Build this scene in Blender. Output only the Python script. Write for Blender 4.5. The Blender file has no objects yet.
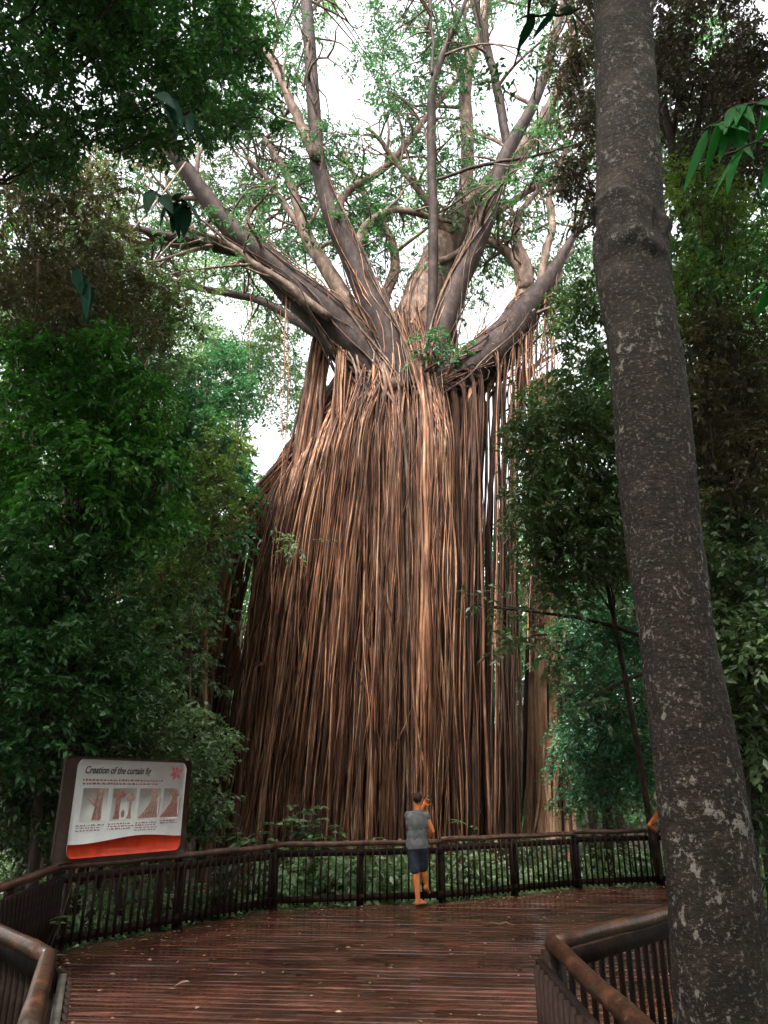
import bpy, bmesh, math, random
import numpy as np
from mathutils import Vector, Matrix, noise

random.seed(7)
RNG = np.random.default_rng(11)
C = bpy.context.scene.collection
PI = math.pi
F = 740.0; PITCH = math.radians(20.6); EYE = 1.8
cP, sP = math.cos(PITCH), math.sin(PITCH)
GZ = -0.7


def W(px, py, D):
    """photograph measurement + distance -> metres in the scene"""
    u = (512.0 - py) / F; v = (px - 384.0) / F
    dy = cP - u * sP
    s = D / dy
    return np.array([s * v, D + 0 * s, EYE + s * (sP + u * cP)])


def WX(px, D, z):
    depth = D * cP + (z - EYE) * sP
    return np.array([(px - 384.0) / F * depth, D, z])


# ------------------------------------------------------------------ materials
def new_mat(name):
    m = bpy.data.materials.new(name); m.use_nodes = True
    nt = m.node_tree; nt.nodes.clear()
    out = nt.nodes.new('ShaderNodeOutputMaterial')
    return m, nt, out


def nd(nt, t, **kw):
    n = nt.nodes.new(t)
    for k, v in kw.items():
        if k.startswith('_'):
            n.inputs[k[1:]].default_value = v
        else:
            setattr(n, k, v)
    return n


def ramp(nt, fac, stops, interp='LINEAR'):
    r = nt.nodes.new('ShaderNodeValToRGB'); r.color_ramp.interpolation = interp
    e = r.color_ramp.elements
    while len(e) < len(stops): e.new(0.5)
    for i, (p, c) in enumerate(stops):
        e[i].position = p; e[i].color = (c[0], c[1], c[2], 1)
    if fac is not None: nt.links.new(fac, r.inputs['Fac'])
    return r.outputs['Color']


def mixc(nt, fac, a, b, blend='MIX'):
    m = nt.nodes.new('ShaderNodeMix'); m.data_type = 'RGBA'; m.blend_type = blend
    for sock, val in ((m.inputs[0], fac), (m.inputs[6], a), (m.inputs[7], b)):
        if hasattr(val, 'links'): nt.links.new(val, sock)
        elif isinstance(val, (int, float)): sock.default_value = val
        else: sock.default_value = (val[0], val[1], val[2], 1)
    return m.outputs[2]


def coord(nt, scale=(1, 1, 1), kind='Object'):
    tc = nt.nodes.new('ShaderNodeTexCoord'); mp = nt.nodes.new('ShaderNodeMapping')
    mp.inputs['Scale'].default_value = scale
    nt.links.new(tc.outputs[kind], mp.inputs['Vector'])
    return mp.outputs['Vector']


def tex(nt, vec, scale, detail=4, rough=0.6, dist=0.0):
    n = nt.nodes.new('ShaderNodeTexNoise')
    n.inputs['Scale'].default_value = scale; n.inputs['Detail'].default_value = detail
    n.inputs['Roughness'].default_value = rough; n.inputs['Distortion'].default_value = dist
    nt.links.new(vec, n.inputs['Vector'])
    return n.outputs['Fac']


def island(nt):
    g = nt.nodes.new('ShaderNodeNewGeometry'); return g.outputs['Random Per Island']


def bump(nt, h, strength=0.5, dist=0.02):
    b = nt.nodes.new('ShaderNodeBump'); b.inputs['Strength'].default_value = strength
    b.inputs['Distance'].default_value = dist
    nt.links.new(h, b.inputs['Height']); return b.outputs['Normal']


def principled(nt, out, col, rough=0.6, normal=None, spec=0.5, coat=0.0):
    p = nt.nodes.new('ShaderNodeBsdfPrincipled')
    if hasattr(col, 'links'): nt.links.new(col, p.inputs['Base Color'])
    else: p.inputs['Base Color'].default_value = (col[0], col[1], col[2], 1)
    if hasattr(rough, 'links'): nt.links.new(rough, p.inputs['Roughness'])
    else: p.inputs['Roughness'].default_value = rough
    p.inputs['Specular IOR Level'].default_value = spec
    p.inputs['Coat Weight'].default_value = coat
    if normal is not None: nt.links.new(normal, p.inputs['Normal'])
    if out is not None: nt.links.new(p.outputs[0], out.inputs[0])
    return p


def leaf_mat(name, cols, transl=0.3, rough=0.45, spec=0.3, hue_scale=0.9):
    m, nt, out = new_mat(name)
    r = island(nt)
    n = len(cols)
    c = ramp(nt, r, [(i / max(1, n - 1), k) for i, k in enumerate(cols)])
    v = coord(nt)
    big = tex(nt, v, hue_scale, 2)
    c2 = mixc(nt, ramp(nt, big, [(0.35, (0, 0, 0)), (0.7, (1, 1, 1))]), c, [min(1, k * 1.5) for k in cols[-1]])
    p = principled(nt, None, c2, rough, None, spec)
    t = nt.nodes.new('ShaderNodeBsdfTranslucent')
    tc = mixc(nt, 1.0, c2, (1.0, 1.35, 0.6), 'MULTIPLY')
    nt.links.new(tc, t.inputs['Color'])
    mx = nt.nodes.new('ShaderNodeMixShader'); mx.inputs[0].default_value = transl
    nt.links.new(p.outputs[0], mx.inputs[1]); nt.links.new(t.outputs[0], mx.inputs[2])
    nt.links.new(mx.outputs[0], out.inputs[0])
    return m


def bark_mat(name, dark, mid, light, zs=0.15, scale=9, rough=0.7, isl=True, bstr=0.6, spec=0.2):
    m, nt, out = new_mat(name)
    v = coord(nt, (1, 1, zs))
    a = tex(nt, v, scale, 6, 0.65)
    c = ramp(nt, a, [(0.28, dark), (0.5, mid), (0.74, light)])
    v2 = coord(nt)
    b = tex(nt, v2, 1.1, 3)
    c = mixc(nt, ramp(nt, b, [(0.4, (0, 0, 0)), (0.75, (0.6, 0.6, 0.6))]), c, dark)
    if isl:
        r = island(nt)
        o = nt.nodes.new('ShaderNodeObjectInfo')
        ad = nd(nt, 'ShaderNodeMath', operation='ADD'); nt.links.new(r, ad.inputs[0]); nt.links.new(o.outputs['Random'], ad.inputs[1])
        fr = nd(nt, 'ShaderNodeMath', operation='FRACT'); nt.links.new(ad.outputs[0], fr.inputs[0])
        k = ramp(nt, fr.outputs[0], [(0, (0.16, 0.15, 0.15)), (0.22, (0.45, 0.36, 0.32)), (0.42, (0.42, 0.46, 0.50)), (0.62, (0.95, 0.80, 0.68)), (0.8, (0.95, 1.0, 1.02)), (1, (1.55, 1.5, 1.45))])
        c = mixc(nt, 1.0, c, k, 'MULTIPLY')
    f = tex(nt, coord(nt, (1, 1, zs * 1.5)), scale * 5, 4, 0.7)
    principled(nt, out, c, rough, bump(nt, f, bstr, 0.02), spec)
    return m


def flat_mat(name, col, rough=0.6, spec=0.4, var=0.0, scale=20, coat=0.0):
    m, nt, out = new_mat(name)
    if var > 0:
        a = tex(nt, coord(nt), scale, 5, 0.65)
        c = ramp(nt, a, [(0.3, [k * (1 - var) for k in col]), (0.7, [min(1, k * (1 + var)) for k in col])])
        principled(nt, out, c, rough, bump(nt, a, 0.2, 0.01), spec, coat)
    else:
        principled(nt, out, col, rough, None, spec, coat)
    return m


M = {}
M['fig_root'] = bark_mat('aerial_root_bark', (0.04, 0.015, 0.009), (0.25, 0.118, 0.068), (0.58, 0.385, 0.25), 0.1, 7, 0.62)
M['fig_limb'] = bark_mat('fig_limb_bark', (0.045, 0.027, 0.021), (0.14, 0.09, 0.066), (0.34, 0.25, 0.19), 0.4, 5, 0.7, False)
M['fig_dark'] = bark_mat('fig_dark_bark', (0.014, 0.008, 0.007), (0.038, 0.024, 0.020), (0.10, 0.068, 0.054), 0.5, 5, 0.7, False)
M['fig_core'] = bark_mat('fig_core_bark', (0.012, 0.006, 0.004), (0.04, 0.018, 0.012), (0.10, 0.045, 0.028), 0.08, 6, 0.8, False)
M['pillar'] = bark_mat('pillar_bark', (0.06, 0.027, 0.015), (0.27, 0.145, 0.085), (0.55, 0.37, 0.24), 0.08, 5, 0.6, False)
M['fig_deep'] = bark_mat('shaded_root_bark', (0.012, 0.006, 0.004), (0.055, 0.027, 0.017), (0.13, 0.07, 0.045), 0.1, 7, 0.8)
M['bark_brown'] = bark_mat('bark_brown', (0.02, 0.013, 0.010), (0.06, 0.04, 0.03), (0.14, 0.10, 0.08), 0.3, 8, 0.8, False)
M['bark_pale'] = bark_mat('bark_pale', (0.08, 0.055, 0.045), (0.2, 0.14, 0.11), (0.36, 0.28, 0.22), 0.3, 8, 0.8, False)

M['leaf_fig'] = leaf_mat('fig_leaf', [(0.025, 0.075, 0.045), (0.04, 0.11, 0.065), (0.06, 0.14, 0.075)], 0.3, 0.45, 0.35)
M['leaf_deep'] = leaf_mat('deep_green_leaf', [(0.014, 0.05, 0.018), (0.03, 0.095, 0.034), (0.075, 0.17, 0.06)], 0.25, 0.32, 0.5)
M['leaf_bright'] = leaf_mat('bright_green_leaf', [(0.015, 0.07, 0.016), (0.035, 0.14, 0.03), (0.10, 0.24, 0.055)], 0.3, 0.32, 0.5)
M['leaf_dark'] = leaf_mat('dark_leaf', [(0.022, 0.045, 0.022), (0.045, 0.085, 0.038), (0.11, 0.16, 0.07)], 0.2, 0.3, 0.6)
M['leaf_brown'] = leaf_mat('brownish_leaf', [(0.06, 0.05, 0.032), (0.075, 0.085, 0.045), (0.13, 0.09, 0.06)], 0.28, 0.33, 0.6)
M['leaf_purple'] = leaf_mat('dusky_leaf', [(0.05, 0.036, 0.036), (0.06, 0.058, 0.045), (0.10, 0.065, 0.065)], 0.2, 0.35, 0.5)
M['leaf_yellow'] = leaf_mat('yellow_green_leaf', [(0.05, 0.08, 0.02), (0.10, 0.15, 0.04), (0.17, 0.22, 0.07)], 0.35, 0.35, 0.6)
M['leaf_blue'] = leaf_mat('blue_green_leaf', [(0.018, 0.075, 0.042), (0.04, 0.13, 0.072), (0.08, 0.20, 0.11)], 0.25, 0.32, 0.5)
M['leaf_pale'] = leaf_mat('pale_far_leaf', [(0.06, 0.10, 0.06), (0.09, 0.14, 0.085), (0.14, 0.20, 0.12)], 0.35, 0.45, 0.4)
M['leaf_shrub'] = leaf_mat('shrub_leaf', [(0.02, 0.05, 0.02), (0.07, 0.13, 0.055), (0.26, 0.34, 0.20)], 0.3, 0.3, 0.5)
M['leaf_big'] = leaf_mat('big_glossy_leaf', [(0.005, 0.04, 0.008), (0.009, 0.065, 0.012), (0.013, 0.09, 0.017)], 0.45, 0.55, 0.15)
M['leaf_big_dark'] = leaf_mat('big_dark_leaf', [(0.008, 0.03, 0.02), (0.012, 0.05, 0.03), (0.015, 0.06, 0.035)], 0.12, 0.6, 0.12)
M['litter'] = leaf_mat('dead_leaf', [(0.10, 0.055, 0.03), (0.22, 0.12, 0.06), (0.42, 0.30, 0.2)], 0.1, 0.5)


def mat_ground():
    m, nt, out = new_mat('forest_floor')
    v = coord(nt)
    a = tex(nt, v, 2.2, 8, 0.7)
    c = ramp(nt, a, [(0.3, (0.012, 0.010, 0.007)), (0.5, (0.04, 0.027, 0.017)), (0.72, (0.09, 0.06, 0.035))])
    b = tex(nt, v, 0.5, 3)
    c = mixc(nt, ramp(nt, b, [(0.5, (0, 0, 0)), (0.65, (0.6, 0.6, 0.6))]), c, (0.02, 0.05, 0.015))
    principled(nt, out, c, 0.85, bump(nt, a, 0.8, 0.1))
    return m


def mat_deck():
    m, nt, out = new_mat('wet_deck_timber')
    v = coord(nt, (0.5, 5, 1))
    a = tex(nt, v, 3.5, 6, 0.65)
    c = ramp(nt, a, [(0.3, (0.05, 0.018, 0.011)), (0.52, (0.15, 0.055, 0.036)), (0.75, (0.29, 0.135, 0.098))])
    k = ramp(nt, island(nt), [(0, (0.6, 0.55, 0.55)), (0.5, (1, 1, 1)), (1, (1.35, 1.3, 1.3))])
    c = mixc(nt, 1.0, c, k, 'MULTIPLY')
    st = tex(nt, coord(nt), 1.3, 5, 0.65)
    c = mixc(nt, ramp(nt, st, [(0.42, (0, 0, 0)), (0.62, (0.65, 0.65, 0.65))]), c, (0.03, 0.012, 0.009))
    b = tex(nt, coord(nt), 0.7, 4, 0.6)
    fine = tex(nt, coord(nt), 60, 3, 0.6)
    # puddled film against merely damp timber
    r = ramp(nt, b, [(0.40, (0.03, 0.03, 0.03)), (0.60, (0.22, 0.22, 0.22))])
    r2 = mixc(nt, 0.12, r, fine)
    h = mixc(nt, 0.35, a, fine)
    principled(nt, out, c, r2, bump(nt, h, 0.12, 0.004), 0.5, 0.35)
    for n in nt.nodes:
        if n.type == 'BSDF_PRINCIPLED': n.inputs['Coat Roughness'].default_value = 0.07
    return m


def mat_rail(name, dark, mid, light, rough=0.35, moss=0.5, coat=0.2, spec=0.4):
    m, nt, out = new_mat(name)
    v = coord(nt)
    a = tex(nt, v, 5, 6, 0.7)
    c = ramp(nt, a, [(0.3, dark), (0.5, mid), (0.72, light)])
    b = tex(nt, v, 14, 5, 0.7)
    c = mixc(nt, ramp(nt, b, [(0.57, (0, 0, 0)), (0.68, (moss, moss, moss))]), c, (0.14, 0.14, 0.09))
    principled(nt, out, c, rough, bump(nt, b, 0.6, 0.02), spec, coat)
    return m


def mat_bigtrunk():
    m, nt, out = new_mat('lichened_trunk_bark')
    v = coord(nt, (1, 1, 1.5))
    a = tex(nt, v, 7, 9, 0.75, 0.4)
    c = ramp(nt, a, [(0.3, (0.005, 0.003, 0.002)), (0.5, (0.017, 0.010, 0.007)), (0.72, (0.05, 0.032, 0.022))])
    g = tex(nt, coord(nt), 1.6, 3)
    c = mixc(nt, ramp(nt, g, [(0.5, (0, 0, 0)), (0.7, (0.55, 0.55, 0.55))]), c, (0.026, 0.024, 0.010))
    # smoother grey-mauve bark higher up
    gz = nt.nodes.new('ShaderNodeSeparateXYZ')
    nt.links.new(coord(nt), gz.inputs[0])
    hz = nd(nt, 'ShaderNodeMapRange'); hz.inputs[1].default_value = 4.6; hz.inputs[2].default_value = 6.2
    nt.links.new(gz.outputs[2], hz.inputs[0])
    sm = ramp(nt, tex(nt, coord(nt, (1, 1, 1.6)), 3.5, 6, 0.6), [(0.3, (0.015, 0.010, 0.008)), (0.55, (0.040, 0.029, 0.023)), (0.75, (0.11, 0.085, 0.066))])
    c = mixc(nt, hz.outputs[0], c, sm)
    # lichen patches with shapes of their own
    l1 = tex(nt, coord(nt, (1, 1, 0.8)), 20, 6, 0.7, 0.25)
    l2 = tex(nt, coord(nt), 2.4, 2)
    ad = nd(nt, 'ShaderNodeMath', operation='MULTIPLY_ADD'); nt.links.new(l2, ad.inputs[0]); ad.inputs[1].default_value = 0.45
    nt.links.new(l1, ad.inputs[2])
    lf = ramp(nt, ad.outputs[0], [(0.835, (0, 0, 0)), (0.87, (0.85, 0.85, 0.85))])
    c = mixc(nt, lf, c, (0.27, 0.24, 0.21))
    l3 = tex(nt, coord(nt, (1, 1, 1.3)), 42, 5, 0.7)
    c = mixc(nt, ramp(nt, l3, [(0.56, (0, 0, 0)), (0.615, (0.75, 0.75, 0.75))]), c, (0.18, 0.15, 0.125))
    rings = tex(nt, coord(nt, (1, 1, 2.6)), 9, 8, 0.8)
    principled(nt, out, c, 0.75, bump(nt, rings, 1.0, 0.06), 0.25)
    return m


M['ground'] = mat_ground(); M['deck'] = mat_deck(); M['trunk_big'] = mat_bigtrunk()
M['rail'] = mat_rail('handrail_timber', (0.025, 0.010, 0.007), (0.10, 0.04, 0.024), (0.24, 0.12, 0.07))
M['rail_near'] = mat_rail('near_handrail_timber', (0.012, 0.005, 0.003), (0.042, 0.016, 0.008), (0.14, 0.055, 0.022), 0.42, 0.3, 0.15, 0.3)
M['baluster'] = mat_rail('baluster_timber', (0.008, 0.004, 0.003), (0.020, 0.010, 0.007), (0.045, 0.024, 0.018), 0.65, 0.15, 0.0, 0.15)
M['grey_timber'] = mat_rail('weathered_timber', (0.05, 0.045, 0.04), (0.12, 0.105, 0.09), (0.24, 0.22, 0.19), 0.5, 0.6)
M['sign_back'] = flat_mat('sign_backboard', (0.055, 0.022, 0.015), 0.5, 0.4, 0.4, 12)
M['sign_white'] = flat_mat('sign_panel_white', (0.88, 0.85, 0.83), 0.35, 0.5, 0.07, 6)
M['sign_red'] = flat_mat('sign_red', (0.85, 0.06, 0.018), 0.35, 0.5, 0.25, 6)
M['sign_text'] = flat_mat('sign_text', (0.06, 0.03, 0.035), 0.5)
M['sign_pink'] = flat_mat('sign_pink_text', (0.40, 0.10, 0.12), 0.5)
M['sign_box'] = flat_mat('sign_picture_ground', (0.74, 0.69, 0.65), 0.5, 0.4, 0.08, 8)
M['sign_draw'] = flat_mat('sign_drawing', (0.42, 0.19, 0.16), 0.5, 0.4, 0.45, 24)
M['sign_draw2'] = flat_mat('sign_drawing_pale', (0.5, 0.31, 0.26), 0.5, 0.4, 0.35, 30)
M['skin'] = flat_mat('orange_tan_skin', (0.80, 0.24, 0.075), 0.5, 0.4, 0.08, 14)  # even orange-tan base colour of the skin itself
M['skin2'] = flat_mat('skin', (0.8, 0.20, 0.05), 0.5, 0.4, 0.08, 14)
M['shirt'] = flat_mat('grey_cotton', (0.17, 0.175, 0.18), 0.9, 0.2, 0.5, 7)
M['shorts'] = flat_mat('dark_cotton', (0.05, 0.058, 0.085), 0.9, 0.2, 0.5, 11)
M['shirt2'] = flat_mat('crimson_cotton', (0.28, 0.02, 0.05), 0.9, 0.2, 0.3, 9)
M['hair'] = flat_mat('short_hair', (0.045, 0.025, 0.018), 0.8, 0.3, 0.4, 60)
M['rubber'] = flat_mat('black_rubber', (0.02, 0.02, 0.022), 0.6)
M['phone'] = flat_mat('black_phone', (0.03, 0.02, 0.02), 0.25)
M['eye'] = flat_mat('eye_dark', (0.05, 0.04, 0.035), 0.2)


# ------------------------------------------------------------------ mesh building
class MB:
    """collects numpy vertex/face arrays"""
    def __init__(s): s.v = []; s.f = {3: [], 4: []}; s.n = 0; s.ng = []

    def add(s, v, f):
        v = np.asarray(v, float).reshape(-1, 3); f = np.asarray(f, int)
        s.f[f.shape[1]].append(f + s.n); s.v.append(v); s.n += len(v)

    def poly(s, pts):
        s.ng.append([s.n + i for i in range(len(pts))]); s.v.append(np.asarray(pts, float)); s.n += len(pts)

    def box(s, c, h, ax=None):
        """centre, half sizes, 3x3 axes (rows)"""
        ax = np.eye(3) if ax is None else np.asarray(ax, float)
        g = np.array([[x, y, z] for x in (-1, 1) for y in (-1, 1) for z in (-1, 1)], float) * np.asarray(h, float)
        v = np.asarray(c, float) + g @ ax
        s.add(v, [[0, 1, 3, 2], [4, 6, 7, 5], [0, 4, 5, 1], [2, 3, 7, 6], [0, 2, 6, 4], [1, 5, 7, 3]])

    def bar(s, a, b, w, h, up=(0, 0, 1)):
        a = np.asarray(a, float); b = np.asarray(b, float); d = b - a; L = np.linalg.norm(d); d /= L
        up = np.asarray(up, float)
        side = np.cross(up, d)
        if np.linalg.norm(side) < 1e-4: side = np.cross((0, 1, 0), d)
        side /= np.linalg.norm(side); u2 = np.cross(d, side)
        s.box((a + b) / 2, (w / 2, L / 2, h / 2), (side, d, u2))

    def tube(s, pts, r, sides=8, rough=0.0, cap=True):
        pts = np.asarray(pts, float); n = len(pts); r = np.broadcast_to(np.asarray(r, float), (n,))
        t = np.gradient(pts, axis=0); t /= np.maximum(np.linalg.norm(t, axis=1), 1e-9)[:, None]
        ref = np.array([0.0, 1.0, 0.0]) if abs(t[:, 1]).mean() < 0.8 else np.array([1.0, 0, 0])
        u = np.cross(t, ref); u /= np.maximum(np.linalg.norm(u, axis=1), 1e-6)[:, None]
        w = np.cross(t, u)
        a = np.arange(sides) / sides * 2 * PI
        rr = r[:, None] * (1 + (RNG.normal(0, rough, (n, sides)) if rough else 0))
        v = pts[:, None, :] + rr[:, :, None] * (np.cos(a)[None, :, None] * u[:, None, :] + np.sin(a)[None, :, None] * w[:, None, :])
        i = np.arange(n - 1)[:, None] * sides; j = np.arange(sides)[None, :]; k = (j + 1) % sides
        f = np.stack([i + j, i + k, i + sides + k, i + sides + j], -1).reshape(-1, 4)
        base = s.n
        s.add(v.reshape(-1, 3), f)
        if cap:
            s.ng.append([base + q for q in range(sides)][::-1]); s.ng.append([base + (n - 1) * sides + q for q in range(sides)])

    def mesh(s, name):
        me = bpy.data.meshes.new(name)
        v = np.concatenate(s.v) if s.v else np.zeros((0, 3))
        me.vertices.add(len(v)); me.vertices.foreach_set('co', v.astype(np.float32).ravel())
        f3 = np.concatenate(s.f[3]) if s.f[3] else np.zeros((0, 3), int)
        f4 = np.concatenate(s.f[4]) if s.f[4] else np.zeros((0, 4), int)
        loops = np.concatenate([f3.ravel(), f4.ravel()] + [np.array(q) for q in s.ng]).astype(np.int32)
        cnt = np.concatenate([np.full(len(f3), 3), np.full(len(f4), 4), np.array([len(q) for q in s.ng], int)]).astype(np.int32)
        st = np.concatenate([[0], np.cumsum(cnt)[:-1]]).astype(np.int32) if len(cnt) else cnt
        me.loops.add(len(loops)); me.loops.foreach_set('vertex_index', loops)
        me.polygons.add(len(cnt)); me.polygons.foreach_set('loop_start', st); me.polygons.foreach_set('loop_total', cnt)
        me.update(calc_edges=True)
        return me

    def build(s, name, mat, parent=None, smooth=False, loc=None):
        me = s.mesh(name); me.materials.append(mat)
        if smooth: me.polygons.foreach_set('use_smooth', np.ones(len(me.polygons), bool))
        o = bpy.data.objects.new(name, me); C.objects.link(o)
        if parent is not None:
            o.parent = parent
            off = Vector(parent.matrix_world.translation) if False else Vector(abs_loc(parent))
            if loc is None: me.transform(Matrix.Translation(-off))
        return o


def abs_loc(o):
    p = Vector((0, 0, 0))
    while o is not None:
        p += o.location; o = o.parent
    return p


def thing(name, label, cat, loc=(0, 0, 0), group=None):
    o = bpy.data.objects.new(name, None); C.objects.link(o)
    o.empty_display_size = 0.2
    o.location = tuple(float(k) for k in loc); o['label'] = label; o['category'] = cat
    if group: o['group'] = group
    return o


def tag(o, label, cat, group=None, kind=None):
    o['label'] = label; o['category'] = cat
    if group: o['group'] = group
    if kind: o['kind'] = kind
    return o


def unit(v): return v / np.maximum(np.linalg.norm(v, axis=-1, keepdims=True), 1e-9)


# ------------------------------------------------------------------ foliage
def leaves_from_sprays(c, d, L, nl, ll, mb, tw=None, droop=0.25, wid=0.24, jit=0.4, tws=0.006):
    """c,d: (S,3) spray origins and directions; nl leaves each; ll leaf length"""
    S = len(c)
    L = np.broadcast_to(L, (S,))
    t = (np.arange(nl) + 0.6) / nl
    t = np.broadcast_to(t, (S, nl)) + RNG.normal(0, 0.05, (S, nl))
    z = np.array([0, 0, 1.0])
    p = c[:, None] + d[:, None] * (L[:, None] * t)[..., None] - z * (droop * L[:, None] * t * t)[..., None]
    side = unit(np.cross(d, z) + 1e-5)
    sg = np.where(np.arange(nl) % 2 == 0, 1.0, -1.0)
    dr = 0.55 * d[:, None] + side[:, None] * sg[None, :, None] * 0.85 + RNG.normal(0, jit, (S, nl, 3)) - z * (droop + 0.1)
    dr = unit(dr)
    n = unit(np.array([0, 0, 1.0]) + RNG.normal(0, 0.45, (S, nl, 3)))
    w = unit(np.cross(n, dr)); n = np.cross(dr, w)
    l = ll * RNG.uniform(0.65, 1.25, (S, nl))[..., None]
    a = p; b = p + dr * l * 0.42 + w * l * wid + n * l * 0.07; tip = p + dr * l - z * l * 0.08
    e = p + dr * l * 0.42 - w * l * wid + n * l * 0.07
    v = np.stack([a, b, tip, e], 2).reshape(-1, 3)
    q = np.arange(S * nl)[:, None] * 4
    mb.add(v, np.concatenate([q + [0, 1, 2], q + [0, 2, 3]], 1).reshape(-1, 3))
    if tw is not None:
        ts = np.linspace(0, 1, 3)
        sp = c[:, None] + d[:, None] * (L[:, None] * ts)[..., None] - z * (droop * L[:, None] * ts * ts)[..., None]
        u = side; w2 = np.cross(d, side)
        ang = np.array([0, 2.1, 4.2])
        off = np.cos(ang)[None, :, None] * u[:, None] + np.sin(ang)[None, :, None] * w2[:, None]
        rad = np.array([1.0, 0.7, 0.3]) * tws
        v = sp[:, :, None] + off[:, None] * rad[None, :, None, None]
        v = v.reshape(-1, 3)
        base = np.arange(S)[:, None] * 9
        fs = []
        for k in range(2):
            for j in range(3):
                jj = (j + 1) % 3
                fs.append(base + [k * 3 + j, k * 3 + jj, k * 3 + 3 + jj, k * 3 + 3 + j])
        tw.add(v, np.stack(fs, 1).reshape(-1, 4))


def clumps(centers, cr, ns, nl, ll, mb, tw=None, droop=0.25, wid=0.24, flat=0.65, tws=0.006, L=None):
    K = len(centers)
    cr = np.broadcast_to(cr, (K,))
    d = RNG.normal(0, 1, (K, ns, 3)); d[..., 2] *= flat; d = unit(d)
    st = centers[:, None] + d * (cr[:, None] * RNG.uniform(0.05, 0.6, (K, ns)))[..., None]
    LL = (cr[:, None] * RNG.uniform(0.5, 0.85, (K, ns))).ravel() if L is None else L
    leaves_from_sprays(st.reshape(-1, 3), d.reshape(-1, 3), LL, nl, ll, mb, tw, droop, wid, 0.4, tws)


def blob_points(blobs, gaps=()):
    """blobs: (px,py,rx,ry,D0,D1,n) -> world points filling real volumes"""
    out = []
    for (px, py, rx, ry, D0, D1, n) in blobs:
        k = 0
        while k < n:
            a = RNG.uniform(0, 2 * PI); r = math.sqrt(RNG.uniform())
            x = px + rx * r * math.cos(a); y = py + ry * r * math.sin(a)
            k += 1
            if any(((x - g[0]) / g[2]) ** 2 + ((y - g[1]) / g[3]) ** 2 < 1 for g in gaps): continue
            out.append(W(x, y, RNG.uniform(D0, D1)))
    return np.array(out)


def curve_pts(a, b, n=7, sag=0.0, wob=0.05):
    a = np.asarray(a, float); b = np.asarray(b, float)
    t = np.linspace(0, 1, n)[:, None]
    p = a + (b - a) * t
    L = np.linalg.norm(b - a)
    p += np.sin(t * PI) * RNG.normal(0, wob * L, (1, 3)) + np.sin(t * 2 * PI) * RNG.normal(0, wob * 0.5 * L, (1, 3))
    p[:, 2] += (np.sin(t[:, 0] * PI)) * sag * L
    return p


def make_tree(name, label, cat, base, height_top, blobs, leafmat, ll, cr, ns=12, nl=9, r=0.12, barkmat='bark_brown', group=None,
              gaps=(), nlimb=8, lean=None, twigs=True, droop=0.25, wid=0.24, flat=0.65, seed=None, pts=None, limb_r=0.35):
    """a tree: trunk (tapered, with root flare), limbs out to leaf clumps, crown of leafy sprays"""
    base = np.asarray(base, float)
    root = thing(name, label, cat, base, group)
    cen = blob_points(blobs, gaps) if pts is None else pts
    top = np.asarray(lean if lean is not None else cen.mean(0), float).copy()
    top[2] = height_top
    n = 14
    t = np.linspace(0, 1, n)[:, None]
    path = base + (top - base) * t; path[:, 0] += np.sin(t[:, 0] * 5 + base[0]) * 0.12 * np.sqrt(height_top) * 0.3 * t[:, 0]
    rad = r * (1 - 0.65 * t[:, 0]) * (1 + 0.9 * np.exp(-t[:, 0] * 22))
    tb = MB(); path[0, 2] -= 0.3; tb.tube(path, rad, 12, 0.05)
    tb.build('trunk', M[barkmat], root, True)
    order = RNG.permutation(len(cen))[:nlimb]
    for k in order:
        c = cen[k]
        zi = np.clip((c[2] - base[2]) / max(0.5, height_top - base[2]) - RNG.uniform(0.08, 0.3), 0.5, 0.95)
        j = int(zi * (n - 1))
        lb = MB(); pp = curve_pts(path[j], c, 8, 0.08, 0.05)
        lb.tube(pp, np.linspace(rad[j] * (limb_r + .25), r * 0.1 + 0.006, 8), 7, 0.05)
        lb.build('limb', M[barkmat], root, True)
    fm = MB(); tw = MB() if twigs else None
    clumps(cen, cr, ns, nl, ll, fm, tw, droop, wid, flat, 0.004 + r * 0.015)
    if twigs:
        # branchlets tying clumps to their neighbours, inward
        mid = cen.mean(0)
        for c in cen[:: max(1, len(cen) // 90)]:
            dq = path[int((n - 1) * 0.75)] - c; q = c + dq * min(0.5, 0.7 / max(0.1, np.linalg.norm(dq))); q[2] -= 0.1
            tw.tube(curve_pts(q, c, 4, 0.05, 0.06), np.linspace(r * 0.14, 0.006, 4), 4, cap=False)
        tw.build('twigs', M[barkmat], root)
    fm.build('crown', leafmat if not isinstance(leafmat, str) else M[leafmat], root)
    return root


def copy_tree(o, parent=None):
    c = o.copy(); C.objects.link(c); c.parent = parent
    for ch in list(o.children): copy_tree(ch, c)
    return c


figgaps = [(335, 80, 22, 55), (360, 105, 22, 30), (515, 90, 24, 60), (500, 30, 20, 40), (232, 322, 30, 20), (258, 432, 14, 24), (205, 282, 24, 12), (515, 300, 14, 30), (380, 145, 20, 14), (553, 355, 14, 18), (405, 230, 12, 10), (530, 240, 18, 18), (450, 110, 8, 30), (560, 200, 16, 40), (350, 20, 12, 30)]

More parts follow.
